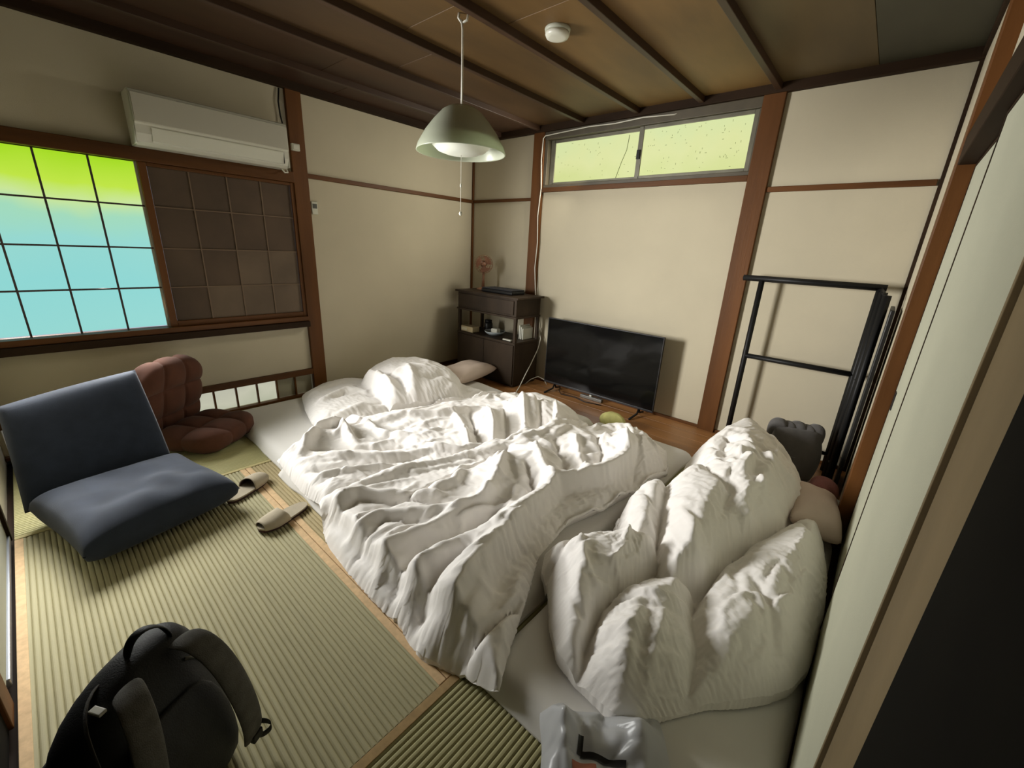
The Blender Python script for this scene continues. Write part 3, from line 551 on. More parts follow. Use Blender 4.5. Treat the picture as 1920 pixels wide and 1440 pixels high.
DCr=[([(3.646,-2.002),(3.728,-2.11),(3.783,-2.227),(3.811,-2.345)],0.022,-0.045),([(3.67,-2.068),(3.705,-2.192),(3.697,-2.385),(3.659,-2.511)],0.022,-0.035),([(3.747,-2.199),(3.724,-2.35),(3.684,-2.478)],0.02,-0.025),([(3.396,-2.378),(3.424,-2.551),(3.473,-2.71)],0.03,0.02),([(3.426,-2.38),(3.477,-2.551),(3.524,-2.701)],0.016,-0.02),([(3.475,-2.363),(3.514,-2.539),(3.55,-2.657)],0.016,0.015),([(3.05,-2.236),(3.168,-2.401),(3.227,-2.52)],0.018,0.025),([(2.99,-2.283),(3.117,-2.42),(3.226,-2.617)],0.02,-0.02),([(3.17,-1.159),(3.318,-1.447),(3.456,-1.586),(3.471,-1.804)],0.03,-0.055),([(3.269,-0.961),(3.359,-1.347),(3.451,-1.552)],0.022,-0.03),([(3.362,-0.907),(3.429,-1.302),(3.527,-1.619),(3.634,-1.731)],0.04,0.03),([(3.533,-1.054),(3.555,-1.417),(3.522,-1.58)],0.03,0.03),([(3.209,-1.705),(3.307,-1.793),(3.402,-1.961),(3.464,-2.077)],0.025,0.03),([(3.25,-1.729),(3.354,-1.857),(3.435,-1.929)],0.018,-0.03),([(3.081,-1.688),(3.19,-1.81),(3.268,-1.959)],0.02,-0.03)]
DCh=[]
oA, PA = duvet(DA, DAr, DAh, 'smallest white duvet bunched in a heap near the corner shelf', seed=3, step=.012, T=.06, lobes=DAl, strain=.045, kb=.02, ew=.14, blur=3,
    folds=[(.55, -1.9, .3, .4, 16, 1.3, .5, .22, .016), (.65, -1.2, .25, .2, 14, .4, .8, .16, .016)])
oB1, PB1 = duvet(DB1, DB1r, DB1h, 'white duvet with a turned back corner, second from the window wall', seed=11, step=.012, T=.07, under=rest_on(PA), gain=1.25, strain=.045, kb=.02,
    stars=[(1.80, -1.15, 9, .22, .018), (1.30, -2.35, 8, .16, .016)],
    folds=[(1.55, -2.55, .28, .2, 22, 1.0, .4, .18, .013), (1.6, -1.9, .35, .45, 30, 1.25, .5, .2, .015), (1.75, -1.0, .3, .25, 26, 2.6, .5, .18, .018)])
oB2, PB2 = duvet(DB2, DB2r, DB2h, 'large creased white duvet with a pointed corner over the tatami border', seed=21, step=.0115, T=.07, under=rest_on(PB1), gain=1.25, strain=.045, kb=.02,
    stars=[(2.20, -1.75, 12, .26, .020), (2.62, -1.6, 9, .22, .018), (2.55, -2.05, 7, .2, .015)],
    folds=[(2.3, -2.55, .35, .28, 30, 1.25, .35, .24, .015), (2.85, -2.5, .2, .3, 14, 1.2, .3, .26, .015), (2.5, -1.6, .35, .35, 26, .6, .9, .18, .018), (2.65, -1.1, .3, .3, 34, 2.5, .5, .18, .020)])
oC, PC = duvet(DC, DCr, DCh, 'puffy white duvet heaped against the right sliding panels', seed=31, step=.0112, T=.12, er=.27, lobes=DCl, strain=.05, kb=.018, ew=.12, blur=3, pucker=.02,
    stars=[(3.47, -1.2, 14, .26, .028)],
    folds=[(3.5, -1.15, .28, .35, 46, 2.2, .7, .18, .021), (3.7, -1.9, .15, .35, 18, 1.7, .5, .22, .016), (3.15, -2.3, .12, .25, 18, 1.9, .6, .16, .018), (3.4, -2.4, .15, .2, 18, .9, .4, .26, .017), (3.1, -1.7, .1, .2, 12, .6, .6, .14, .014)])
# ================================================================== THINGS
def frame(o, loc, yaw=0.0, pitch=0.0):
    return Matrix.Translation(loc) @ Matrix.Rotation(yaw, 4, 'Z') @ Matrix.Rotation(pitch, 4, 'Y')
def cushion(w, d, h, nu=1, nv=1, tuft=0.0, n=41, edge=0.35, pinch=0.0, seed=0, wr=0.0, sharp=2.6):
    """closed padded shape centred at the origin, top and bottom sheets meeting in a seam; w along y, d along x"""
    u = np.linspace(-1, 1, n); U, V = np.meshgrid(u, u, indexing='ij')
    X = d / 2 * U; Y = w / 2 * V
    if pinch:                                                   # sides drawn in between pointed corners
        X = X * (1 - pinch * (1 - V ** 2)); Y = Y * (1 - pinch * (1 - U ** 2))
    e = np.clip((1 - np.abs(U) ** sharp) * (1 - np.abs(V) ** sharp), 0, 1) ** edge
    t = 1.0
    if tuft: t = 1 - tuft + tuft * (np.abs(np.sin(np.pi * (U + 1) / 2 * nu)) * np.abs(np.sin(np.pi * (V + 1) / 2 * nv))) ** .45
    if tuft:                                                    # lobed outline
        X = X * (1 + .035 * (np.abs(np.sin(np.pi * (V + 1) / 2 * nv)) ** .6 - 1)); Y = Y * (1 + .035 * (np.abs(np.sin(np.pi * (U + 1) / 2 * nu)) ** .6 - 1))
    if tuft: X, Y = X * np.sqrt(1 - .34 * V ** 4), Y * np.sqrt(1 - .34 * U ** 4)
    Q = np.stack([U * 2, V * 2], 2)
    nzv = wr * (vnoise(Q, 1.3, seed) - .5) if wr else 0
    top = np.stack([X, Y, h / 2 * e * t + nzv * e], 2); bot = np.stack([X, Y, -h / 2 * e * (t if tuft else 1.0) + 0 * X], 2)
    return MB().grid(top).grid(np.ascontiguousarray(bot[::-1]))
def welded(o, dist=.0005):
    bm = bmesh.new(); bm.from_mesh(o.data); bmesh.ops.remove_doubles(bm, verts=bm.verts, dist=dist); bmesh.ops.recalc_face_normals(bm, faces=bm.faces)
    bm.to_mesh(o.data); bm.free(); o.data.polygons.foreach_set('use_smooth', [True] * len(o.data.polygons)); return o

# ---- air conditioner
ac = empty('air_conditioner', (0.1, -2.51, 1.87), label='white wall mounted air conditioner above the dark lattice window', cat='air conditioner')
Y0, Y1 = -2.945, -2.075
prof = [(0.0, 2.165), (0.17, 2.165), (0.196, 2.155), (0.208, 2.12), (0.210, 1.985), (0.200, 1.975), (0.200, 1.972), (0.197, 1.93), (0.175, 1.885), (0.15, 1.868), (0.0, 1.868)]
def prism(prof, y0, y1):
    k = len(prof); vs = [(x, y0, z) for x, z in prof] + [(x, y1, z) for x, z in prof]
    return MB().add(vs, [tuple(range(k)), tuple(range(2 * k - 1, k - 1, -1))] + [(i, i + k, (i + 1) % k + k, (i + 1) % k) for i in range(k)])
acb = prism(prof, Y0, Y1).build('body', WHITEPL, ac)
ACG = mat('grey_shadow_plastic', (0.40, 0.40, 0.34), 0.5)
MB().box(0.2085, 0.214, Y0 + .004, Y1 - .004, 1.990, 2.140, .002).build('front_panel', mat('front_panel_plastic', (0.50, 0.48, 0.40), 0.4), ac)
fl = MB(); vs = [(0.201, Y0 + .075, 1.966), (0.201, Y1 - .035, 1.966), (0.186, Y1 - .035, 1.893), (0.186, Y0 + .075, 1.893)]
fl.add(vs + [(x - .006, y, z - .003) for x, y, z in vs], [(0, 3, 2, 1), (4, 5, 6, 7), (0, 1, 5, 4), (1, 2, 6, 5), (2, 3, 7, 6), (3, 0, 4, 7)])
fl.xf(Matrix.Translation((.006, 0, .001))).build('louver_flap', mat('flap_plastic', (0.72, 0.72, 0.62), 0.35), ac)
MB().box(0.150, 0.2045, Y1 - .0345, Y1 - .033, 1.895, 1.968).build('louver_gap', SHADOWG, acb)
MB().box(0.03, 0.19, Y0 - .006, Y0 + .001, 1.872, 2.160, .004).build('end_cap', WHITEPL, acb)
MB().box(0.03, 0.19, Y1 - .001, Y1 + .006, 1.872, 2.160, .004).build('end_cap', WHITEPL, acb)
MB().tube([(.11, Y1 - .03, 1.872), (.115, Y1 - .005, 1.845), (.10, Y1 + .022, 1.85), (.06, Y1 + .03, 1.88), (.02, Y1 + .03, 1.92)], .006, 7).build('drain_hose', WHITEPL, ac)
c = MB().tube([(.016, -2.02, 2.43), (.02, -2.035, 2.34), (.018, -2.03, 2.25), (.03, -2.02, 2.16), (.03, -2.01, 2.08)], .006, 6).build('wall_cable', BLACKPL); tag(c, 'short dark cable beside the timber post above the air conditioner', 'cable')
jb = empty('outlet_box', (.035, -1.95, 2.03), label='small white outlet box on the brown post beside the air conditioner', cat='outlet')
MB().box(.033, .062, -1.985, -1.925, 2.02, 2.07, .004).build('box', OFFPL, jb)
MB().box(.062, .066, -1.975, -1.935, 2.03, 2.06, .001).build('cover_plate', WHITEPL, jb)
rc = empty('wall_remote', (0.01, -1.83, 1.57), label='small white remote control in a holder on the wall right of the post', cat='remote')
MB().box(0.0, .018, -1.855, -1.805, 1.568, 1.668, .004).build('holder', OFFPL, rc)
MB().box(.0175, .020, -1.848, -1.812, 1.615, 1.652, .001).build('display', mat('lcd_grey', (0.07, 0.07, 0.06), .3), rc)

# ---- pendant lamp
LX, LY = 1.845, -1.835
lamp = empty('pendant_lamp', (LX, LY, 1.86), label='pale green domed pendant lamp hanging on a cord from the ceiling', cat='lamp')
GLASSM = bpy.data.materials.new('milky_green_glass'); GLASSM.use_nodes = True
b_ = GLASSM.node_tree.nodes['Principled BSDF']; b_.inputs['Base Color'].default_value = (0.56, 0.58, 0.47, 1); b_.inputs['Roughness'].default_value = .25
tl = GLASSM.node_tree.nodes.new('ShaderNodeBsdfTranslucent'); tl.inputs[0].default_value = (0.56, 0.62, 0.46, 1)
mx = GLASSM.node_tree.nodes.new('ShaderNodeMixShader'); mx.inputs[0].default_value = .42
GLASSM.node_tree.links.new(b_.outputs[0], mx.inputs[1]); GLASSM.node_tree.links.new(tl.outputs[0], mx.inputs[2]); GLASSM.node_tree.links.new(mx.outputs[0], GLASSM.node_tree.nodes['Material Output'].inputs[0])
po = [(.004, .220), (.05, .219), (.075, .214), (.105, .196), (.15, .150), (.195, .095), (.232, .035), (.243, .004), (.243, 0), (.238, 0), (.236, .006), (.226, .036), (.19, .092), (.146, .145), (.10, .190), (.072, .208), (.004, .212)]
MB().lathe(po, (LX, LY, 1.862), 56).build('glass_shade', GLASSM, lamp)
LW = mat('white_enamel', (0.72, 0.74, 0.64), 0.35)
MB().lathe([(.004, .15), (.12, .14), (.185, .085), (.205, .062), (.207, .056), (.200, .056), (.16, .058), (.004, .060)], (LX, LY, 1.862), 56).build('reflector', LW, lamp)
MB().lathe([(.004, -.010), (.05, -.009), (.09, -.003), (.130, .010), (.156, .032), (.160, .040), (.004, .040)], (LX, LY, 1.862), 48).build('diffuser', mat('opal_acrylic', (0.80, 0.82, 0.72), .3), lamp)
MB().lathe([(.004, .228), (.02, .228), (.03, .222), (.034, .212), (.004, .212)], (LX, LY, 1.862), 24).build('top_cap', LW, lamp)
MB().tube([(LX, LY, 2.08), (LX + .002, LY, 2.25), (LX, LY + .001, 2.42), (LX - .004, LY - .002, 2.462)], .0055, 8).build('hanging_cord', CORDM, lamp)
MB().tube([(LX - .004, LY, 2.45), (LX + .02, LY + .012, 2.46), (LX + .03, LY + .012, 2.485)], .006, 8).tube([(LX - .004, LY, 2.45), (LX - .018, LY - .012, 2.472), (LX - .014, LY - .01, 2.493)], .006, 8).build('cord_knot', CORDM, lamp)
MB().tube([(LX, LY, 1.888), (LX, LY, 1.72), (LX - .001, LY, 1.57)], .0016, 6).build('pull_cord', CORDM, lamp); pcord = COL.objects[-1]
MB().lathe([(.001, .012), (.004, .010), (.006, .002), (.004, -.008), (.001, -.010)], (LX, LY, 1.70), 12).build('cord_joint', WHITEPL, pcord)
MB().lathe([(.001, .012), (.007, .009), (.010, 0), (.007, -.009), (.001, -.012)], (LX, LY, 1.555), 16).build('pull_knob', WHITEPL, pcord)
# ---- smoke detector
sd = empty('smoke_detector', (2.145, -1.435, 2.49), label='round white smoke detector on the boarded ceiling', cat='smoke detector')
MB().lathe([(.001, 0), (.066, 0), (.068, -.006), (.066, -.018), (.060, -.020), (.001, -.020)], (2.145, -1.435, 2.494), 36).build('base', mat('detector_base', (.42, .42, .34), .5), sd)
MB().lathe([(.001, -.020), (.062, -.020), (.064, -.030), (.058, -.042), (.04, -.046), (.001, -.047)], (2.145, -1.435, 2.494), 36).build('cover', WHITEPL, sd)

# ---- corner shelf
sh = empty('shelf_cabinet', (0.69, -0.28, 0), label='black brown wooden shelf cabinet with one open tier in the corner', cat='cabinet')
X0, X1, YF, YB = 0.27, 1.12, -0.45, -0.07
MB().box(X0 - .03, X1 + .03, YF - .02, YB + .02, 0.905, 0.925, .003).build('top_board', SHELFM, sh)
MB().box(X0, X1, YF, YB, 0.735, 0.905, .003).build('drawer_case', SHELFM, sh)
dr = MB().box(X0 + .03, X1 - .03, YF - .012, YF, 0.755, 0.890, .003).build('drawer_front', SHELFM, sh)
MB().box(X0 - .01, X1 + .01, YF - .012, YB, 0.715, 0.735, .003).build('rail_board', SHELFM, sh)
for (px, py) in ((X0, YF), (X1 - .03, YF), (X0, YB - .03), (X1 - .03, YB - .03)):
    MB().box(px, px + .03, py, py + .03, 0.475, 0.715, .002).build('post', SHELFM, sh)
MB().box(X0 - .005, X1 + .005, YF - .006, YB, 0.455, 0.475, .002).build('tier_board', SHELFM, sh)
MB().box(X0, X1, YF, YB, 0.02, 0.455, .003).build('cabinet_body', SHELFM, sh)
for (a, b2) in ((X0 + .01, (X0 + X1) / 2 - .002), ((X0 + X1) / 2 + .002, X1 - .01)):
    MB().box(a, b2, YF - .014, YF, 0.04, 0.448, .003).build('cabinet_door', SHELFM, sh)
MB().box(X0 + .02, X1 - .02, YF + .02, YB, 0.004, 0.02).build('plinth', SHELFM, sh)
# things on the shelf
bx = empty('tissue_box', (.37, -.36, .475), label='cream paper tissue box on the open tier of the dark shelf', cat='box')
CRM = mat('cream_card', (0.52, 0.43, 0.26), .8)
ctn = MB().box(.305, .49, -.435, -.33, .476, .535, .004).build('carton', CRM, bx)
MB().box(.31, .485, -.43, -.335, .5352, .5362).build('top_label', mat('tan_card', (.30, .24, .14), .8), ctn)
MB().box(.31, .40, -.437, -.4355, .49, .52).build('side_print', mat('white_card', (.7, .66, .5), .8), ctn)
rt = empty('white_adapter', (.70, -.30, .475), label='white plastic dish of adapters on the open shelf tier', cat='dish')
MB().lathe([(.001, .004), (.07, .004), (.105, .03), (.112, .045), (.107, .045), (.098, .03), (.066, .010), (.001, .010)], (.70, -.30, .474), 28).build('dish', mat('blue_white_plastic', (.36, .40, .42), .4), rt)
MB().box(.66, .75, -.325, -.26, .487, .545, .012).build('adapter', WHITEPL, rt)
tag(MB().box(.93, 1.04, -.425, -.395, .477, .490, .003).build('white_remote', WHITEPL), 'slim white remote lying at the right end of the shelf tier', 'remote')
bt = empty('black_jar', (.50, -.20, .475), label='small black jar at the back of the open shelf tier', cat='jar')
jar = MB().lathe([(.001, 0), (.045, 0), (.048, .01), (.048, .085), (.04, .10), (.001, .10)], (.50, -.20, .4755), 20).build('jar_body', BLACKPL, bt)
MB().lathe([(.001, .10), (.042, .10), (.042, .125), (.001, .127)], (.50, -.20, .4755), 20).build('lid', BLACKPL, jar)
pb = empty('paper_stack', (1.05, -.17, .475), label='upright white papers inside the right end of the open shelf tier', cat='papers')
for k in range(3):
    MB().box(1.00 + k * .022, 1.012 + k * .022, -.25, -.09, .4765, .62 - .015 * k, .001).build('sheet', mat('paper_white', (.62, .62, .54), .9), pb)
# desk fan
fn = empty('desk_fan', (.42, -.22, .925), label='small brown desk fan standing on top of the corner shelf', cat='fan')
FANM = mat('brown_fan_plastic', (0.19, 0.085, 0.042), .5); FANC = mat('brown_fan_blade', (0.20, 0.085, 0.045), .4)
MB().lathe([(.001, 0), (.07, 0), (.072, .008), (.06, .02), (.02, .028), (.001, .03)], (.42, -.22, .9255), 28).build('base', FANM, fn)
MB().tube([(.42, -.22, .95), (.42, -.22, 1.05), (.418, -.215, 1.15)], [.018, .014, .014], 12).build('stem', FANM, fn)
fdir = Vector((0.75, -0.65, 0.0)).normalized(); fq = fdir.to_track_quat('Z', 'Y').to_matrix().to_4x4(); FM = Matrix.Translation(Vector((.42, -.22, 1.20)) + fdir * .02) @ fq
for rr_, zz in ((.095, .0), (.095, .028), (.07, .04), (.045, .045), (.07, -.016)):
    MB().tube([(rr_ * math.cos(t * math.pi / 14), rr_ * math.sin(t * math.pi / 14), zz) for t in range(29)], .0022, 5, cap=False).xf(FM).build('guard_ring', FANM, fn)
wires = MB()
for k in range(20):
    a = k * math.pi / 10
    wires.tube([(.02 * math.cos(a), .02 * math.sin(a), .048), (.07 * math.cos(a), .07 * math.sin(a), .040), (.095 * math.cos(a), .095 * math.sin(a), .028), (.095 * math.cos(a), .095 * math.sin(a), 0.), (.06 * math.cos(a), .06 * math.sin(a), -.02)], .0013, 4, cap=False)
g_ = wires.xf(FM).build('guard_wires', FANM, fn)
for k in range(3):
    a0 = k * 2 * math.pi / 3; P = np.zeros((7, 4, 3))
    for i in range(7):
        for j in range(4):
            rr_ = .02 + .065 * j / 3; a = a0 + (i / 6) * 1.7 * (.55 + .45 * j / 3); P[i, j] = (rr_ * math.cos(a), rr_ * math.sin(a), .006 + .014 * (i / 6))
    MB().grid(P).xf(FM).build('blade', FANC, fn)
MB().lathe([(.001, .05), (.02, .049), (.022, .044), (.022, .0), (.034, -.015), (.036, -.055), (.028, -.072), (.001, -.075)], (0, 0, 0), 20).xf(FM).build('motor_housing', FANM, fn)
tb = empty('black_case', (.74, -.25, .925), label='flat black case lying on top of the corner shelf', cat='case')
MB().box(.53, .97, -.36, -.15, .926, .962, .012).build('case_body', BLACKPL, tb)
MB().box(.535, .965, -.355, -.155, .9625, .972, .004).build('case_lid', mat('black_fabric', (.016, .016, .02), .9), tb)

# ---- television
tv = empty('television', (1.91, -.17, 0), label='wide black flat screen television standing on the boards against the wall', cat='television')
TX0, TX1, TZ0, TZ1, TY = 1.315, 2.503, .072, .742, -.17
MB().box(TX0, TX1, TY, TY + .022, TZ0, TZ1, .003).box(TX0 + .2, TX1 - .2, TY + .022, TY + .06, TZ0 + .03, TZ0 + .36, .006).build('casing', BLACKPL, tv)
SCR = mat('glossy_black_screen', (0.004, 0.004, 0.004), 0.10, spec=0.32)
MB().box(TX0 + .008, TX1 - .008, TY - .0015, TY, TZ0 + .018, TZ1 - .008).build('screen', SCR, tv)
for (a, b2, z0, z1) in ((TX0, TX1, TZ0, TZ0 + .016), (TX0, TX1, TZ1 - .007, TZ1), (TX0, TX0 + .007, TZ0 + .016, TZ1 - .007), (TX1 - .007, TX1, TZ0 + .016, TZ1 - .007)):
    MB().box(a, b2, TY - .004, TY, z0, z1, .001).build('bezel', mat('bezel_plastic', (.02, .02, .022), .3), tv)
for x in (TX0 + .13, TX1 - .13):
    MB().tube([(x - .01, TY - .15, .012), (x, TY - .02, .03), (x, TY + .01, .08), (x, TY + .03, .03), (x - .005, TY + .12, .012)], .009, 8).build('stand_leg', BLACKPL, tv)
cb = MB().tube([(1.49, -.10, .012), (1.50, -.15, .03), (1.53, -.20, .03), (1.58, -.23, .012), (1.72, -.20, .011), (1.86, -.24, .011), (2.02, -.20, .011)], .0045, 6).build('television_cable', BLACKPL)
tag(cb, 'black cable trailing on the boards under the television', 'cable')
ps = empty('power_strip', (1.88, -.12, 0), label='small grey power strip on the boards under the television', cat='power strip')
MB().box(1.74, 1.98, -.135, -.095, .0045, .034, .004).build('strip_body', mat('grey_strip', (.16, .15, .13), .4), ps)
MB().box(1.84, 1.865, -.130, -.104, .0345, .052, .003).build('plug', WHITEPL, ps)
wc = MB().tube([(2.27, -.006, 2.425), (2.24, -.03, 2.41), (2.0, -.052, 2.418), (1.75, -.050, 2.408), (1.5, -.050, 2.416), (1.2, -.050, 2.405), (1.02, -.045, 2.40), (.995, -.042, 2.38), (.985, -.040, 2.2), (1.003, -.037, 1.95), (.985, -.040, 1.7), (1.002, -.038, 1.45), (.99, -.040, 1.2), (1.01, -.036, 1.0), (1.03, -.034, .8), (1.08, -.034, .6), (1.145, -.06, .48), (1.165, -.12, .38), (1.165, -.22, .24), (1.18, -.34, .12), (1.215, -.45, .045), (1.26, -.56, .012)], .0048, 7).build('white_cable', CORDM)
tag(wc, 'long white cable running along the transom and down the post to the floor', 'cable')
wc2 = MB().tube([(1.13, -.26, .010), (1.16, -.20, .06), (1.20, -.13, .085), (1.26, -.10, .06), (1.30, -.10, .012)], .0045, 7).build('white_cable', CORDM)
tag(wc2, 'short white cable looping on the boards between shelf and television', 'cable')

# ---- clothes rack in the corner
rk = empty('clothes_rack', (3.42, -.12, 0), label='black metal clothes rack standing in the corner beside the brown post', cat='rack')
def bar(p, q, h=.013, name='tube'):
    p, q = Vector(p), Vector(q)
    MB().tube([p, q], h, 4).build(name, BLACKMT, rk)
RY = -.12
bar((2.978, RY, 1.262), (3.775, RY, 1.262), .020, 'top_bar')
bar((3.10, RY, 0.004), (3.10, RY, 1.25), .019, 'upright'); bar((3.748, RY, 0.004), (3.748, RY, 1.262), .022, 'upright')
bar((3.10, RY, .708), (3.75, RY, .708), .018, 'cross_bar'); bar((3.10, RY, .13), (3.75, RY, .13), .014, 'cross_bar')
bar((3.785, -.33, 0.004), (3.785, -.33, 1.23), .021, 'upright'); bar((3.765, -.22, 0.004), (3.765, -.22, 1.24), .021, 'upright')
bar((3.785, -.33, 1.215), (3.75, RY, 1.255), .013, 'side_bar'); bar((3.785, -.33, .70), (3.75, RY, .708), .013, 'side_bar'); bar((3.785, -.33, .13), (3.75, RY, .13), .013, 'side_bar')
bd = empty('folded_board', (3.82, -.3, 0), label='narrow black folded panel leaning between the rack and the corner', cat='panel')
MB().box(3.818, 3.838, -.46, -.10, .004, 1.16, .004).build('panel', BLACKPL, bd)
MB().box(3.814, 3.818, -.45, -.43, .02, 1.15, .001).build('edge_strip', mat('grey_edge', (.05, .05, .045), .4), bd)
# ---- grey bag
bg = empty('grey_bag', (3.55, -.42, 0), label='grey cloth bag with a gathered lumpy top in front of the rack', cat='bag')
def blob(cx, cy, z0, rings, n=36, seed=0, lump=.0, yaw=0):
    rs = np.random.RandomState(seed); P = np.zeros((len(rings), n, 3)); ph = rs.rand(6) * 6.28
    for i, (z, rx, ry, ox, oy) in enumerate(rings):
        for j in range(n):
            a = 2 * math.pi * j / n; k = 1 + lump * (math.sin(3 * a + ph[0] + i * .5) + .7 * math.sin(5 * a + ph[1] - i * .7) + .5 * math.sin(8 * a + ph[2] + i))
            x = rx * k * math.copysign(abs(math.cos(a)) ** .75, math.cos(a)); y = ry * k * math.copysign(abs(math.sin(a)) ** .75, math.sin(a))
            P[i, j] = (cx + ox + x * math.cos(yaw) - y * math.sin(yaw), cy + oy + x * math.sin(yaw) + y * math.cos(yaw), z0 + z)
    P = np.concatenate([P, P[:, :1]], 1)
    mb = MB().grid(P.transpose(1, 0, 2)); 
    mb.add([tuple(v) for v in P[0, :-1]], [tuple(range(n - 1, -1, -1))]); mb.add([tuple(v) for v in P[-1, :-1]], [tuple(range(n))]); return mb
welded(blob(3.55, -.42, .004, [(0, .13, .10, 0, 0), (.02, .15, .12, 0, 0), (.12, .17, .13, 0, 0), (.22, .165, .12, 0, 0), (.30, .145, .105, 0, 0), (.345, .135, .085, 0, 0), (.365, .11, .06, 0, 0)], seed=4, lump=.035, yaw=.4).build('bag_body', BAGG, bg, 1))
for k, (dx, dy, r_, h_) in enumerate([(-.095, -.035, .055, .372), (-.045, -.012, .062, .360), (.005, .008, .060, .368), (.055, .025, .062, .356), (.10, .045, .055, .366)]):
    welded(blob(3.55 + dx, -.42 + dy, .0, [(h_ - .13, r_ * .9, r_ * .7, 0, 0), (h_ - .06, r_ * 1.05, r_ * .85, 0, 0), (h_ - .01, r_, r_ * .8, 0, 0), (h_ + .022, r_ * .72, r_ * .55, 0, 0), (h_ + .034, r_ * .3, r_ * .25, 0, 0)], 20, seed=20 + k, lump=.06).build('gathered_fold', BAGG, bg, 1))
MB().tube([(3.44, -.50, .30), (3.47, -.545, .24), (3.53, -.565, .20), (3.60, -.555, .20)], .008, 7).build('strap', BAGG, bg)
# ---- pillows, cloths
def pillow(name, m, loc, yaw, w_, d_, h_, label, cat, tilt=0.0, seed=0):
    o = welded(cushion(w_, d_, h_, n=37, edge=.42, pinch=.06, wr=.018, seed=seed).xf(frame(None, loc, yaw, tilt)).build(name, m)); return tag(o, label, cat)
pillow('pillow', PILLOWM, (0.78, -.80, .172), .15, .62, .36, .165, 'beige pillow at the head of the futon beside the dark shelf', 'pillow', seed=2)
pillow('pillow', PILLOWM, (3.765, -1.12, .185), .15, .42, .22, .17, 'dusty beige pillow squeezed between the heaped duvet and the post', 'pillow', .25, seed=5)
pk = welded(blob(3.775, -.775, .09, [(0, .06, .11, 0, 0), (.03, .075, .13, 0, 0), (.08, .07, .12, 0, 0), (.115, .045, .08, 0, 0), (.125, .02, .04, 0, 0)], 28, 9, .07).build('crumpled_cloth', PINKM, None, 1))
tag(pk, 'dark pink crumpled cloth behind the pillow beside the rack', 'cloth')
GRN = mat('yellow_green_towel', (.50, .48, .18), .9, .15, 20, bump=.3, bscale=200)
gb = welded(blob(2.33, -.56, .004, [(0, .10, .05, 0, 0), (.03, .12, .065, 0, 0), (.08, .11, .06, 0, 0), (.115, .07, .04, 0, 0), (.125, .03, .02, 0, 0)], 28, 12, .08).build('yellow_towel', GRN, None, 1))
tag(gb, 'crumpled yellow green towel behind the duvets in front of the television', 'towel')

# ---- brown legless chair
zb = empty('floor_chair', (.45, -2.92, 0), label='brown tufted legless floor chair against the window wall', cat='chair')
yb = math.radians(37)
F_ = frame(None, (.505, -2.925, .085), yb)
welded(cushion(.50, .45, .17, 2, 3, .45, 61, .22, sharp=4.5).xf(F_).build('tufted_seat', BROWNF, zb))
bk = Matrix.Translation((.505, -2.925, .0)) @ Matrix.Rotation(yb, 4, 'Z') @ Matrix.Translation((-.27, 0, .30)) @ Matrix.Rotation(math.radians(-76), 4, 'Y')
welded(cushion(.52, .58, .18, 3, 3, .45, 61, .22, sharp=4.5).xf(bk).build('tufted_backrest', BROWNF, zb))
# ---- navy legless chair
zn = empty('floor_chair', (1.2, -3.42, 0), label='dark navy legless floor chair with flat seat cushion and upright back', cat='chair')
yn = math.radians(13)
F_ = Matrix.Translation((1.235, -3.40, .105)) @ Matrix.Rotation(yn, 4, 'Z')
welded(cushion(.62, .62, .21, n=57, edge=.32, pinch=.05, wr=.035, seed=8, sharp=3.8).xf(F_).build('seat_cushion', NAVY, zn))
P = np.zeros((40, 40, 3)); 
def navy_sheet(s):
    P = np.zeros((40, 40, 3))
    for i in range(40):
        for j in range(40):
            u, v = i / 39 * 2 - 1, j / 39                      # u across, v up
            e = max(0.0, (1 - abs(u) ** 5) * (1 - abs(2 * v - 1) ** 7)) ** .4
            half = .300 - .03 * v
            back = -.06 - .17 * v - .05 * v * v + .025 * u * u
            P[i, j] = (-.235 + back + s * .055 * e, -.02 + u * half + .03 * v, .085 + (.495 + .03 * u) * v)
    return P
mbn = MB().grid(navy_sheet(1)[::-1].copy()).grid(navy_sheet(-1))
welded(mbn.xf(Matrix.Translation((1.19, -3.41, 0)) @ Matrix.Rotation(yn, 4, 'Z')).build('backrest', NAVY, zn))
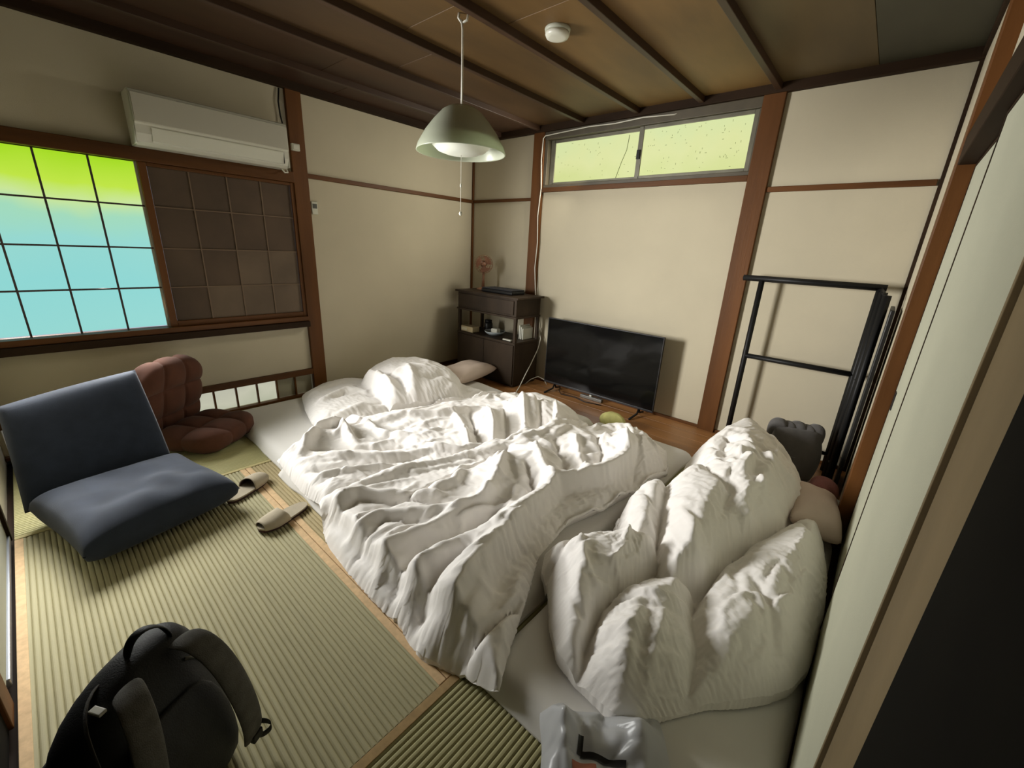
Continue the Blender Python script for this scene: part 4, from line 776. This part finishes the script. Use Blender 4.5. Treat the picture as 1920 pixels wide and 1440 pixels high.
# ---- slippers
def slipper(loc, ang, label, openfront):
    e = empty('slipper', loc, label=label, cat='slipper', group='beige slippers')
    Mx = Matrix.Translation(loc) @ Matrix.Rotation(ang, 4, 'Z')       # toe along +x
    L_, n = .27, 25
    def half(t): return (.030 + .016 * math.sin(math.pi * min(1, t * 1.02)) + .010 * sstep(.4, .8, t)) * math.sqrt(max(0, 1 - abs(2 * t - 1) ** 7))
    def lift(t): return .012 * (1 - t) ** 2 * 0 + .006 * max(0, t - .75) * 4
    ts = [i / (n - 1) for i in range(n)]
    for (z0, z1, nm, m, sc) in ((.002, .014, 'sole', SLIPD, .97), (.014, .022, 'insole', LINEN, 1.0)):
        top = np.array([[((t - .5) * L_, s * half(t) * sc, z1 + lift(t)) for s in np.linspace(-1, 1, 9)] for t in ts])
        bot = top.copy(); bot[..., 2] = z0 + np.array([[lift(t)] * 9 for t in ts])
        side = np.concatenate([top[:, 0], top[::-1, -1]]); sb = np.concatenate([bot[:, 0], bot[::-1, -1]])
        MB().grid(top).grid(bot[::-1].copy()).grid(np.stack([np.r_[side, side[:1]], np.r_[sb, sb[:1]]], 1)).xf(Mx).build(nm, m, e)
    t0, t1 = .50, (.955 if openfront else 1.0)
    up = np.zeros((14, 15, 3)); 
    for i in range(14):
        t = t0 + (t1 - t0) * i / 13
        for j in range(15):
            a = math.pi * j / 14; hh = (.050 - .020 * (i / 13) ** 1.6) if openfront else .052 * math.sqrt(max(0, 1 - (i / 13) ** 2.6))
            dip = .03 * (1 - i / 13) ** 6 * math.sin(a) ** 2
            up[i, j] = ((t - .5) * L_ + dip * .5, -math.cos(a) * (half(t) + .004), .016 + lift(t) + hh * math.sin(a) ** .8)
    o = MB().grid(up).xf(Mx).build('upper', LINEN, e); md = o.modifiers.new('thick', 'SOLIDIFY'); md.thickness = .004; md.offset = 1
    lin = MB().grid(up * np.array([1, .93, .93]) + np.array([0, 0, .001])).xf(Mx).build('lining', SLIPD, e)
    return e
slipper((1.335, -2.965, 0.0), math.atan2(.26, -.16), 'beige linen slipper with dark opening, half under the navy cushion corner', False)
slipper((1.735, -2.925, 0.0), math.atan2(-.25, .07), 'beige linen slipper with open toe beside the duvet hem', True)

# ---- backpack
bp_ = empty('backpack', (2.75, -3.58, 0), label='black backpack with charcoal mesh straps on the near tatami mat', cat='backpack')
PM = Matrix.Translation((2.69, -3.59, .0)) @ Matrix.Scale(1.03, 4) @ Matrix.Rotation(math.radians(30), 4, 'Z')
pk_ = blob(0, 0, .004, [(0, .10, .13, 0, 0), (.015, .115, .150, 0, 0), (.10, .125, .165, 0, 0), (.22, .12, .165, -.005, 0), (.31, .10, .150, -.01, .008), (.37, .078, .118, -.015, .032), (.410, .05, .075, -.02, .058), (.425, .02, .04, -.02, .068)], 40, 3, .018)
welded(pk_.xf(PM).build('pack_body', PACKM, bp_, 1))
def band(pts, w_, th, nm, m, ax=(0, 1, 0)):
    P = np.zeros((len(pts), 2, 3)); a = Vector(ax) * (w_ / 2)
    for i, p in enumerate(pts): P[i, 0] = Vector(p) - a; P[i, 1] = Vector(p) + a
    # refine
    o = MB().grid(P).xf(PM).build(nm, m, bp_); md = o.modifiers.new('t', 'SOLIDIFY'); md.thickness = th; md.offset = 0
    md2 = o.modifiers.new('s', 'SUBSURF'); md2.levels = 2; md2.render_levels = 2; return o
welded(blob(.118, 0, .03, [(0, .012, .11, 0, 0), (.05, .02, .125, 0, 0), (.18, .022, .12, -.004, 0), (.27, .016, .10, -.022, 0), (.30, .006, .07, -.03, 0)], 28, 5, .02).xf(PM).build('back_pad', PACKM, bp_, 1))
for s, m_ in ((-1, PACKG), (1, PACKG)):
    st1 = band([(.03, .03 + s * .055, .415), (.08, .025 + s * .07, .435), (.135, .015 + s * .085, .385), (.165, .005 + s * .10, .30), (.175, s * .115, .19), (.165, s * .125, .10), (.145, s * .128, .045)], .065, .014, 'shoulder_strap', m_)
band([(-.02, .02, .415), (-.01, .025, .465), (0, .05, .485), (.01, .085, .465), (.015, .095, .41)], .025, .008, 'grab_handle', PACKM, (1, 0, 0))
band([(.13, .135, .10), (.16, .155, .09), (.185, .165, .075), (.175, .16, .045), (.15, .14, .04)], .022, .006, 'adjuster_strap', PACKM, (0, 0, 1))
MB().box(.15, .165, .118, .150, .050, .075, .003).xf(PM).build('buckle', BLACKPL, st1)
welded(blob(-.135, 0, .02, [(0, .03, .11, 0, 0), (.04, .05, .13, 0, 0), (.14, .055, .13, 0, 0), (.20, .04, .115, .012, 0), (.235, .012, .09, .03, 0)], 28, 15, .03).xf(PM).build('front_pocket', PACKM, bp_, 1))
ZIP = mat('bright_zip_metal', (.55, .55, .52), .3, metal=.7)
MB().tube([(.06, .08, .375), (.065, .105, .355), (.07, .12, .33)], .004, 6).xf(PM).build('zip_pull', ZIP, bp_)
MB().box(.0, .03, -.075, -.06, .392, .40, .002).xf(PM).build('white_tag', WHITEPL, bp_)
band([(.10, -.13, .32), (.02, -.10, .385), (-.04, -.05, .405), (-.05, .05, .40), (.02, .11, .375), (.08, .14, .30)], .02, .005, 'zip_line', PACKG, (.6, 0, .4))

# ---- plastic bag on the foot of the nearest futon
PLB = bpy.data.materials.new('white_plastic_film'); PLB.use_nodes = True
b_ = PLB.node_tree.nodes['Principled BSDF']; b_.inputs['Base Color'].default_value = (.62, .63, .64, 1); b_.inputs['Roughness'].default_value = .3
tl = PLB.node_tree.nodes.new('ShaderNodeBsdfTranslucent'); tl.inputs[0].default_value = (.7, .7, .72, 1)
mx = PLB.node_tree.nodes.new('ShaderNodeMixShader'); mx.inputs[0].default_value = .35
PLB.node_tree.links.new(b_.outputs[0], mx.inputs[1]); PLB.node_tree.links.new(tl.outputs[0], mx.inputs[2]); PLB.node_tree.links.new(mx.outputs[0], PLB.node_tree.nodes['Material Output'].inputs[0])
pg = empty('plastic_bag', (3.48, -2.84, .085), label='crumpled white plastic bag with red and black print on the futon foot', cat='bag')
n = 60; u = np.linspace(-1, 1, n); U, V = np.meshgrid(u, u, indexing='ij')
XY = np.stack([U, V], 2)
e = np.clip((1 - np.abs(U) ** 6) * (1 - np.abs(V) ** 6), 0, 1) ** .5
H = e * (.045 + .085 * np.exp(-((U + .72) / .22) ** 2 - ((V - .5) / .5) ** 2) + .075 * np.exp(-((U - .5) / .3) ** 2 - ((V - .38) / .28) ** 2) + .05 * (np.abs(vnoise(XY, 2.2, 3) - .5) ** .8) + .03 * (vnoise(XY, 5, 4) - .5))
Xb = .17 * U * (1 + .10 * (vnoise(XY, 2, 7) - .5)); Yb = .15 * V * (1 + .15 * (vnoise(XY, 2, 8) - .5)) 
top = np.stack([Xb, Yb, .088 + H], 2); bot = np.stack([Xb, Yb, np.full_like(Xb, .0865)], 2)
BM_ = Matrix.Translation((3.535, -2.82, 0)) @ Matrix.Rotation(math.radians(38), 4, 'Z')
welded(MB().grid(top).grid(bot[::-1].copy()).xf(BM_).build('film', PLB, pg))
def decal(cu, cv, ru, rv, nm, m, rot=0):
    k = 12; P = np.zeros((k, k, 3))
    for i in range(k):
        for j in range(k):
            a, b2 = (i / (k - 1) * 2 - 1) * ru, (j / (k - 1) * 2 - 1) * rv
            uu = cu + a * math.cos(rot) - b2 * math.sin(rot); vv = cv + a * math.sin(rot) + b2 * math.cos(rot)
            fi = (uu + 1) / 2 * (n - 1); fj = (vv + 1) / 2 * (n - 1); i0, j0 = int(np.clip(fi, 0, n - 2)), int(np.clip(fj, 0, n - 2)); a2, b3 = fi - i0, fj - j0
            P[i, j] = top[i0, j0] * (1 - a2) * (1 - b3) + top[i0 + 1, j0] * a2 * (1 - b3) + top[i0, j0 + 1] * (1 - a2) * b3 + top[i0 + 1, j0 + 1] * a2 * b3 + (0, 0, .002)
    MB().grid(P).xf(BM_).build(nm, m, pg)
decal(-.40, -.30, .17, .22, 'red_print', mat('red_print_ink', (.42, .14, .08), .6), 0)
decal(-.43, .21, .04, .13, 'black_print', mat('black_print_ink', (.01, .01, .012), .5), -.15)
decal(-.10, .03, .34, .05, 'black_print', mat('black_print_ink', (.01, .01, .012), .5), -.18)
